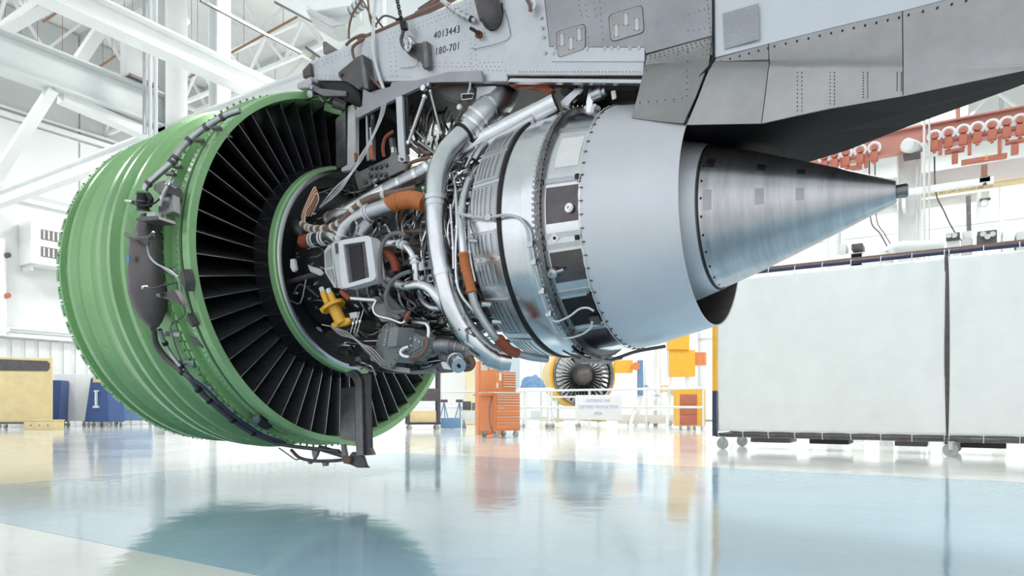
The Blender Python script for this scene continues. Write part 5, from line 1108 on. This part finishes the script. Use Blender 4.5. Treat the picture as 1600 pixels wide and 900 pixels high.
obj('yellow_cowl', cw, 'cream_y', e2, label='pale yellow cowl'); obj('yellow_band', turn([(-.24, R2*1.03), (-.24, R2*1.12), (-.05, R2*1.10), (-.05, R2*1.03)], P2, ax2, 48, closed=True), 'yellow', e2)
obj('core_cowl', turn([(-4.2, .25), (-3.0, .75), (-2.4, .8), (-2.4, 0), ], P2, ax2, 30), 'offwhite', e2)
for s_ in (-.9, .9):
    b = P2+RT*s_+ax2*-.8; obj('stand_leg', bar(nb(), (b.x, b.y, .1), (b.x, b.y, P2.z-R2*.6), .12), 'struct', e2)
bm = nb(); b0 = P2-ax2*.1; b1 = P2-ax2*3.6
for s_ in (-.9, .9): bar(bm, (b0.x+RT.x*s_, b0.y+RT.y*s_, .22), (b1.x+RT.x*s_, b1.y+RT.y*s_, .22), .16)
obj('stand_base', bm, 'cream_y', e2)
# --- yellow and white test stand to its right
p = fl(1035, 27); mt = MT(p, YAW); ys = thing('engine_stand', p, 'tall white A-frame stand with yellow cross boxes', 'stand')
for a, b in (((-1.3, 0, 0), (-.3, 0, 3.4)), ((-.9, .9, 0), (-.3, .5, 3.4)), ((.2, 0, 0), (.35, 0, 3.6)), ((1.5, 0, .1), (.5, 0, 3.5)), ((-1.5, 0, .7), (1.5, 0, .7)), ((-1.0, 0, 1.6), (.9, 0, 1.6)), ((-.2, .3, 0), (-.2, .3, 3.4)), ((-.75, 0, .75), (.2, 0, 1.6)), ((.25, 0, .75), (-.7, 0, 1.6))):
    obj('stand_strut', bar(nb(), mt @ Vector(a), mt @ Vector(b), .13), 'struct', ys)
for lo, hi, m_ in (((.25, -.2, 1.95), (1.25, .3, 3.0), 'yellow'), ((-1.9, -.2, 2.1), (-1.2, .2, 2.6), 'yellow'), ((.2, -.3, 3.0), (1.0, .2, 3.6), 'yellow'), ((-.1, -.25, 1.35), (.15, 0, 1.6), 'cream_y'), ((.35, -.25, 1.2), (.55, 0, 1.45), 'cream_y'), ((.5, -.25, 1.0), (.7, 0, 1.2), 'cream_y'), ((-1.7, 0, .1), (1.2, .5, .45), 'cream')): lbox('stand_box', lo, hi, m_, ys, mt, .02)
obj('orange_drum', turn([(0, .28), (.5, .28)], mt @ Vector((1.45, 0, 2.4)), (0, 0, 1), 24), 'tool', ys, 30); obj('orange_drum', turn([(0, .16), (.1, .16)], mt @ Vector((-1.1, -.25, 2.35)), -FW, 20), 'tool', ys, 30)
lbox('blue_panel', (-1.0, -.2, 1.2), (-.8, 0, 2.6), 'blue_l', ys, mt); lbox('stand_box', (.5, .1, 2.0), (1.3, .3, 2.6), 'steel_d', ys, mt)
for x in (-1.3, -.6, .3, 1.1): caster(ys, x, 0, mt, .09, .2)
# --- orange and yellow cabinet
p = fl(1077, 22.2); mt = MT(p, YAW+.1); oc = thing('parts_cabinet', p, 'yellow cabinet with a brown orange front standing by the rail end', 'cabinet')
lbox('cabinet_body', (-.43, -.3, .14), (.43, .3, 1.32), 'yellow', oc, mt, .012)
for i in range(3): lbox('cabinet_door', (-.43, -.33, .18+.33*i), (.14, -.3, .49+.33*i), 'red' if i else 'red', oc, mt, .008)
for x in (-.36, -.1, .1, .36):
    caster(oc, x, -.2, mt, .05, .14)
# --- dark framed cart on the left of the tool chest
p = fl(663, 22.5); mt = MT(p, YAW+.25); dc = thing('frame_cart', p, 'purple grey framed cart with a cream box just right of the green case', 'cart')
for x in (-.55, .45):
    for y in (-.3, .3): obj('cart_post', bar(nb(), mt @ Vector((x, y, .2)), mt @ Vector((x, y, 2.0)), .06), 'navy' if y > 0 else 'gun', dc)
lbox('cart_base', (-.6, -.35, .18), (.5, .35, .24), 'navy', dc, mt, .004); lbox('cart_shelf', (-.58, -.33, .95), (.48, .33, 1.35), 'gun', dc, mt, .004); lbox('cart_top', (-.58, -.33, 1.96), (.48, .33, 2.0), 'gun', dc, mt, .004)
lbox('cream_box', (-.5, -.30, .245), (.35, .25, .62), 'cream_y', dc, mt)
for x in (-.5, .4):
    for y in (-.28, .28): caster(dc, x, y, mt, .07, .18)
p = fl(703, 23.6); tag(obj('blue_crate', box((-.32, -.25, 0.02), (.32, .25, .38), .02, MT(p, YAW+.2)), 'blue_l'), 'light blue crate on the floor beside the framed cart', 'crate')
for px in (694, 718):
    p = fl(px, 24.5); t = thing('pipe_stand', p, 'small grey tripod stand under the rail at px'.replace(' at px', ', left one' if px < 700 else ', right one'), 'stand', 'tripod stands')
    obj('stand_head', box((p.x-.12, p.y-.06, .92), (p.x+.12, p.y+.06, 1.02), .01), 'gun', t)
    for a in range(3): obj('stand_leg', tube([(p.x, p.y, .92), (p.x+.28*math.cos(a*2.1), p.y+.28*math.sin(a*2.1), 0)], .02, 7, 1), 'blue_l', t)
p = fl(737, 24); mt = MT(p, YAW); t = thing('test_cart', p, 'small grey instrument cart left of the tool chest', 'cart')
lbox('cart_body', (-.35, -.25, .3), (.3, .25, .62), 'structg', t, mt); lbox('instrument', (-.3, -.27, .64), (-.02, .1, .95), 'gun', t, mt); lbox('instrument', (.02, -.27, .64), (.28, .1, .9), 'steel_d', t, mt)
for x in (-.28, .24): caster(t, x, 0, mt, .06, .3)
# backdrop partitions beyond the rail
for pa, pb, d, h, m_, lb in ((690, 728, 30, 3.1, 'offwhite', 'pale grey partition door behind the tripod stands'), (728, 752, 29.5, 3.2, 'cream_y', 'pale yellow drape left of the tool chest'), (785, 812, 30, 3.6, 'blue_l', 'pale blue door behind the tool chest')):
    a = fl(pa, d); b = fl(pb, d); v = (b-a); n = Vector((-v.y, v.x, 0)).normalized()*.1
    mm = m_
    if lb.startswith('pale yellow'): M['drape'] = mat('pale yellow cloth', (.80, .72, .50), .8, 0, .05, 3); mm = 'drape'
    if lb.startswith('pale blue'): M['paleblue'] = mat('pale blue paint', (.55, .66, .76), .6, 0, .05, 3); mm = 'paleblue'
    if lb.startswith('pale grey'): mm = 'wallw'
    tag(obj('partition', prism([a, b, b+n, a+n], (0, 0, h), .02), mm), lb, 'partition')
# --- left side of the hangar
p = fl(38, 24.0); mt = MT(p, YAW+.28); bc = thing('board_cart', p, 'tall cream board cart with a dark header strip at the left edge', 'cart')
lbox('board', (-.82, -.05, .22), (.86, 0.02, 2.48), 'cream_y', bc, mt, .01)
obj('header_strip', prism([mt @ Vector(q) for q in ((-.80, -.07, 2.02), (.72, -.07, 2.02), (.80, -.07, 2.12), (.80, -.07, 2.30), (.72, -.07, 2.38), (-.80, -.07, 2.42))], (mt.to_3x3() @ Vector((0, .02, 0)))), 'gun', bc)
for x in (-.82, .82): lbox('board_post', (x-.03, 0.02, .15), (x+.03, .08, 2.5), 'gun' if x < 0 else 'cream_y', bc, mt, .004)
lbox('cart_base', (-.85, -.1, .16), (.88, .6, .22), 'gun', bc, mt, .004)
for x in (-.75, .7):
    for y in (0, .5): caster(bc, x, y, mt, .07, .16)
p = fl(69, 22.5); mt = MT(p, YAW-.1); wb_ = thing('wooden_crate', p, 'low cream yellow wooden crate on the floor at far left', 'crate')
lbox('crate_side', (-.55, -.2, 0), (.55, .2, .30), 'cream_y', wb_, mt, .01)
for x in (-.3, 0, .3): lbox('crate_bolt', (x-.02, -.21, .13), (x+.02, -.2, .17), 'gun', wb_, mt, .002)
lbox('crate_lid', (-.57, -.22, .30), (.57, .22, .33), 'cream_y', wb_, mt, .005)
def bin_(px, d, w, h, tw, m_, label, rz=.1, name='parts_bin'):
    p = fl(px, d); mt = MT(p, YAW+rz); t = thing(name, p, label, 'bin')
    bm = nb(); b = [(-w/2, -.4), (w/2, -.4), (w/2, .4), (-w/2, .4)]; tt = [(-tw/2, -.3), (tw/2, -.3), (tw/2, .4), (-tw/2, .4)]
    A = [bm.verts.new(mt @ Vector((x, y, .2))) for x, y in b]; B = [bm.verts.new(mt @ Vector((x, y, h))) for x, y in tt]
    bm.faces.new(A[::-1]); bm.faces.new(B)
    for i in range(4): bm.faces.new((A[i], A[(i+1) % 4], B[(i+1) % 4], B[i]))
    bmesh.ops.bevel(bm, geom=bm.edges[:], offset=.015, segments=2, affect='EDGES'); obj('bin_body', bm, m_, t, 30)
    for x in (-w/2+.1, w/2-.1):
        for y in (-.3, .3): caster(t, x, y, mt, .08, .2)
    return t, mt
t, mt = bin_(164, 26, 1.1, 1.85, .72, 'blue', 'tall tapered dark blue bin with a white handle', -.25)
lbox('bin_label', (-.22, -.33, 1.68), (.18, -.30, 1.90), 'cream_y', t, mt, .003); bm = nb(); ab(bm, (-.03, -.44, .75), (.03, -.36, 1.35), mt); ab(bm, (-.12, -.44, .72), (.12, -.37, .80), mt); ab(bm, (-.10, -.42, 1.33), (.10, -.36, 1.38), mt); obj('bin_handle', bm, 'white', t)
bin_(208, 28.6, 1.75, 1.62, 1.55, 'blue_l', 'lighter blue low bin half hidden by the green case', .15)
bin_(87, 25.7, .5, 1.75, .6, 'blue', 'narrow blue bin between the board cart and the white cabinet', .2)
p = fl(126, 26.6); mt = MT(p, YAW+.05); wc = thing('white_cabinet', p, 'wide plain white cabinet on small castors', 'cabinet')
lbox('cabinet_body', (-.78, -.4, .22), (.78, .4, 2.02), 'struct', wc, mt, .02); lbox('cabinet_gap', (-.02, -.405, .3), (-.005, -.4, 2.2), 'structg', wc, mt, .001)
for x in (-.65, -.3, 0.3, .65): caster(wc, x, -.3, mt, .08, .22)
# unit heater high on the left wall
a = atX(38, 400, XL+.6); ut = thing('unit_heater', (XL+.5, a.y+1.2, a.z), 'white box heater with two rows of dark louvres on the left wall', 'heater')
obj('heater_body', box((XL+.12, a.y, 6.15), (XL+1.1, a.y+3.2, 7.75), .03), 'struct', ut); yy = a.y
for zz in (6.45, 7.10):
    obj('louvre_box', box((XL+1.08, yy+.35, zz), (XL+1.115, yy+3.0, zz+.38)), 'steel_d', ut)
    for i in range(16): obj('louvre', box((XL+1.11, yy+.42+i*.162, zz+.03), (XL+1.13, yy+.47+i*.162, zz+.35)), 'struct', ut)
for yv in (yy+.1, yy+2.9): obj('heater_bracket', box((XL+.11, yv, 5.9), (XL+.9, yv+.08, 6.16)), 'structg', ut)
# pipes and valves at the far left
px0 = atX(5, 400, XL+.4)
vp = thing('valve_pipe', (XL+.4, px0.y, 3.7), 'white riser pipe with red and grey valves at the left edge', 'pipe')
obj('riser', tube([(XL+.35, px0.y, 3.4), (XL+.35, px0.y, 7.0)], .12, 12, 1), 'struct', vp)
obj('riser', tube([(XL+.35, px0.y-.5, 3.6), (XL+.35, px0.y+.2, 3.6)], .09, 12, 1), 'struct', vp)
for z in (4.9, 6.4): obj('pipe_valve', turn([(-.12, .10), (.12, .10)], (XL+.45, px0.y+.1, z), (1, 0, 0), 12), 'red' if z < 5 else 'gun', vp)
obj('riser_bracket', box((XL+.11, px0.y-.1, 5.4), (XL+.3, px0.y+.1, 5.5)), 'structg', vp)
# grey box beside the column
q0 = atX(199, 140, -17.6); q1 = atX(231, 95, -17.6); gx = thing('grey_box', (-17.6, q0.y, q0.z), 'grey white steel box standing on the crane girder', 'box')
obj('box_front', box((-17.95, q0.y, 9.22), (-17.62, q1.y+.25, 10.35), .02), 'wallg', gx); obj('box_lid', box((-18.0, q0.y-.05, 10.30), (-17.55, q1.y+.3, 10.42)), 'gun', gx); obj('box_foot', box((-18.0, q0.y+.05, 9.2), (-17.6, q1.y+.3, 9.27)), 'gun', gx)
for i, px in enumerate((678/3+0, 703/3, 730/3)):
    a = atX(px, 100, -17.0); b = atX(px, 200, -17.0); tag(obj('conduit', tube([(a.x, a.y, 7.6), (a.x, a.y, 13.4)], .05, 8, 1), 'structg' if i else 'steel_m'), 'thin vertical conduit beside the column, number %s from the left' % ('one', 'two', 'three')[i], 'conduit', 'conduits by the column')
# crane bridge above the pylon nose
cb_ = thing('crane_bridge', (-7.5, 9, 5.5), 'pale grey crane carriage above the nose of the pylon', 'crane')
def D_(x, y, d=10.5): return atD(x, y, d)
for q, d, t, m_ in (([(478, -40), (540, -60), (546, 0), (556, 8), (492, 18), (477, 8)], 10.0, 1.0, 'struct'), ([(500, 12), (555, -10), (560, 20), (538, 40), (516, 42)], 10.2, .3, 'structg'), ([(478, 14), (492, 17), (540, 38), (518, 43), (480, 20)], 9.9, .4, 'offwhite'), ([(535, 30), (548, 24), (548, 130), (536, 130)], 11.2, .4, 'structg'), ([(556, -60), (640, -60), (700, -60), (720, 30), (560, 130), (556, 40)], 13.5, .3, 'structg'), ([(596, -60), (601, -60), (603, 60), (598, 60)], 12.5, .1, 'struct')):
    obj('carriage_plate', prism([D_(x, y, d) for x, y in q], FW*t, .01), m_, cb_)
obj('carriage_rail', bar(nb(), D_(430, -12, 12), D_(560, 58, 12), .18, .3), 'struct', cb_); obj('carriage_rail', bar(nb(), D_(430, 2, 12), D_(545, 62, 12), .06, .06), 'steel_d', cb_)
# --- red hoist rail with trolleys, right background
HYY = 20.0
def hv(px, py, y=HYY): return atY(px, py, y)
r0 = hv(1200, 262); r1 = hv(1600, 195); zr = hv(1450, 222).z
M['redrail'] = mat('faded red rail paint', (.58, .27, .22), .5, 0, .08, 3)
rr_ = thing('hoist_rail', (0, HYY, zr), 'long faded red overhead hoist rail on the right', 'rail')
obj('rail_web', box((hv(1180, 230).x, HYY+.35, zr), (hv(1700, 230).x, HYY+.40, zr+.5)), 'redrail', rr_); obj('rail_flange', box((hv(1180, 230).x, HYY+.2, zr-.04), (hv(1700, 230).x, HYY+.55, zr)), 'redrail', rr_); obj('rail_flange', box((hv(1180, 230).x, HYY+.2, zr+.5), (hv(1700, 230).x, HYY+.55, zr+.54)), 'redrail', rr_)
for px in (1300, 1497, 1640): x = hv(px, 230).x; obj('rail_hanger', box((x-.05, HYY+.3, zr+.5), (x+.05, HYY+.45, ZC)), 'redrail', rr_)
cr_ = thing('cream_beam', (0, HYY+1.2, zr-.6), 'cream grey beam running under the red rail', 'beam'); obj('beam_web', box((hv(1150, 260).x, HYY+1.2, zr-.95), (hv(1700, 260).x, HYY+1.3, zr-.4)), 'wallw', cr_)
obj('beam_flange', box((hv(1150, 260).x, HYY+1.05, zr-1.0), (hv(1700, 260).x, HYY+1.45, zr-.95)), 'cream_y', cr_)
trol = None; U = (1458, 1489, 1525, 1559, 1590, 1623, 1366, 1344, 1325, 1306)
TP = [(1460, 213), (1482, 208), (1505, 204), (1527, 200), (1550, 196), (1573, 192), (1594, 188), (1366, 231), (1344, 235), (1322, 239), (1304, 243), (1288, 246)]
names = ['first', 'second', 'third', 'fourth', 'fifth', 'sixth', 'seventh']
for i, (px, py) in enumerate(TP):
    p = hv(px, py); lb = 'red trolley with white horseshoe hook, %s from left, right of the cone tip' % names[i] if i < 7 else 'red trolley with white horseshoe hook, %s from right, above the cone' % names[i-7]
    if trol is None:
        trol = thing('hoist_trolley', p, lb, 'trolley', 'red hoist trolleys')
        pts = [p+Vector((.13*math.sin(a), 0, .13*math.cos(a))) for a in [D2R(-145+29*j) for j in range(11)]]
        obj('horseshoe_hook', tube(pts, .036, 10, 2), 'white', trol)
        obj('trolley_block', box((p.x-.09, HYY-.08, p.z-.36), (p.x+.09, HYY+.08, p.z-.10), .03), 'red', trol); obj('trolley_wheel', turn([(-.1, .06), (.1, .06)], (p.x, HYY, p.z-.02), (0, 1, 0), 14), 'red', trol)
        obj('trolley_stem', box((p.x-.04, HYY-.05, p.z-.42), (p.x+.04, HYY+.05, p.z-.34), .02), 'red', trol); obj('trolley_arm', box((p.x-.04, HYY+.05, p.z-.2), (p.x+.04, HYY+.36, p.z-.14)), 'red', trol)
    else: dup(trol, p, None, lb)
def hbox(name, px0, py0, px1, py1, y, t, m_, par, bev=.01): a = hv(px0, py1, y); b = hv(px1, py0, y); return obj(name, box((a.x, y, a.z), (b.x, y+t, b.z), bev), m_, par)
sp = thing('spreader_bar', hv(1540, 246), 'stepped red spreader bars with a yellow mark above the lifting beam', 'spreader')
for q in ((1476, 229, 1507, 239), (1502, 238, 1574, 256), (1571, 214, 1606, 224), (1320, 256, 1346, 266), (1487, 238, 1497, 254), (1580, 224, 1592, 240)): hbox('bar_plate', *q, HYY, .2, 'red', sp, .015)
for x in (1469, 1515, 1562, 1353, 1316): hbox('bar_link', x-3, 212 if x > 1400 else 235, x+3, 242 if x > 1400 else 262, HYY-.02, .08, 'red', sp, .01)
hbox('bar_link', 1533, 256, 1543, 276, HYY, .1, 'rust', sp); hbox('bar_clevis', 1530, 274, 1548, 286, HYY, .12, 'steel_d', sp)
c = hv(1541, 246, HYY-.012); text('S', .2, c, (1, 0, 0), (0, 0, 1), 'yellow', sp)
lbm = thing('lifting_beam', hv(1480, 310), 'white lifting beam with stencilled capacity text below the red trolleys', 'beam')
a = hv(1400, 312, HYY-.4)
hbox('beam_bar', 1370, 285, 1553, 302, HYY, .12, 'struct', lbm); hbox('beam_bar', 1330, 312, 1546, 328, HYY+1.4, .12, 'struct', lbm)
for px in (1412, 1530): hbox('beam_tie', px-3, 298, px+3, 325, HYY+.1, 1.3, 'struct', lbm)
c0_ = hv(1502, 297, HYY-.015); text('WT. CAP. TO 31,200 LBS', .085, c0_, (1, 0, 0), (0, 0, 1), 'rubber', lbm); text('INT. CAP.', .075, hv(1540, 292, HYY-.015), (1, 0, 0), (0, 0, 1), 'rubber', lbm, name='stencil')
hbox('beam_clamp', 1531, 308, 1548, 314, HYY, .1, 'gun', lbm); hbox('beam_hanger', 1536, 284, 1542, 289, HYY, .1, 'gun', lbm)
obj('hanging_rod', tube([hv(1513, 306), hv(1514, 362)], .05, 8, 1), 'steel_d', lbm); obj('shackle_ring', turn([(-.02, .09), (.02, .09), (.02, .06), (-.02, .06)], hv(1538, 318), (0, 1, 0), 16, closed=True), 'steel_m', lbm)
for q in ((1410, 323), (1412, 334)): obj('shackle_ring', turn([(-.02, .1), (.02, .1), (.02, .07), (-.02, .07)], hv(*q, HYY+1.3), (0, 1, 0), 16, closed=True), 'steel_m', lbm)
# hoist motor, conduits, column at right
hm_ = thing('hoist_motor', hv(1425, 232), 'round grey hoist motor on the white column', 'motor')
obj('motor_drum', turn([(-.2, .12), (-.15, .17), (.2, .17), (.24, .12), (.24, 0)], hv(1424, 229), (-.5, -1, 0), 24), 'structg', hm_, 30); hbox('motor_base', 1411, 236, 1438, 245, HYY, .4, 'gun', hm_)
obj('motor_arm', tube([hv(1438, 228), hv(1446, 226), hv(1450, 245)], .06, 8, 3), 'structg', hm_)
colobj(hv(1421, 300, HYY+1.0).x, HYY+1.0, 'white column behind the tip of the exhaust cone', 9.8, .55)
for px, w, yv in ((1444, .03, HYY-.3), (1452, .022, HYY-.2), (1433, .03, HYY+.5)):
    q = hv(px, 300, yv); tag(obj('conduit', tube([(q.x, yv, 0), (q.x, yv, zr+.6)], w, 8, 1), 'structg'), {1444: 'thicker pale conduit right of the cone tip', 1452: 'thin pale conduit just right of the thick one', 1433: 'thin conduit directly behind the cone stub'}[px], 'conduit')
for pts, w in (([(1462, 300, ), (1475, 330), (1490, 360), (1510, 385)], .02), ([(1360, 340), (1375, 365), (1392, 395)], .02), ([(1369, 338), (1382, 365), (1398, 392)], .015)):
    tag(obj('slack_cable', tube([hv(pts[0][0]-2, 245, HYY+.6)]+[hv(x, y, HYY+.6) for x, y in pts], w, 6), 'rubber'), 'thin slack cable hanging %s' % ('right of the conduits' if pts[0][0] > 1400 else ('behind the cone, left strand' if pts[0][0] < 1365 else 'behind the cone, right strand')), 'cable')
# machinery peeping over the curtain
mk = thing('wall_machine', hv(1500, 385, 16), 'pale equipment row with dark boxes peeping over the curtain', 'machine')
for q, m_ in (((1478, 366, 1500, 395), 'struct'), ((1478, 362, 1500, 376), 'gun'), ((1502, 372, 1520, 396), 'offwhite'), ((1527, 358, 1558, 384), 'gun'), ((1504, 360, 1518, 374), 'structg'), ((1566, 356, 1585, 396), 'struct'), ((1588, 356, 1640, 396), 'wallg'), ((1312, 380, 1322, 400), 'structg'), ((1330, 379, 1348, 391), 'gun'), ((1300, 390, 1380, 420), 'struct')):
    hbox('machine_box', *q, 16.0 if m_ != 'gun' else 15.9, .5, m_, mk, .02)
for q in ((1483, 368), (1491, 368), (1536, 366), (1543, 370), (1551, 366)): obj('dial', turn([(0, .05), (.03, .05)], hv(q[0], q[1], 15.88), (0, -1, 0), 14), 'offwhite', mk)
for px in (1480, 1560, 1340): q = hv(px, 420, 16.2); obj('machine_leg', box((q.x-.1, 16.0, 0), (q.x+.1, 16.4, hv(px, 395, 16).z)), 'struct', mk)
tag(obj('vent_duct', tube([Vector((hv(1385, 420, 15).x, 15, 0)), hv(1385, 420, 15), hv(1390, 398, 15), (hv(1400, 388, 15)), hv(1440, 386, 15), hv(1475, 384, 15)], .12, 14), 'structg'), 'pale curved duct pipe rising above the curtain rail', 'duct')
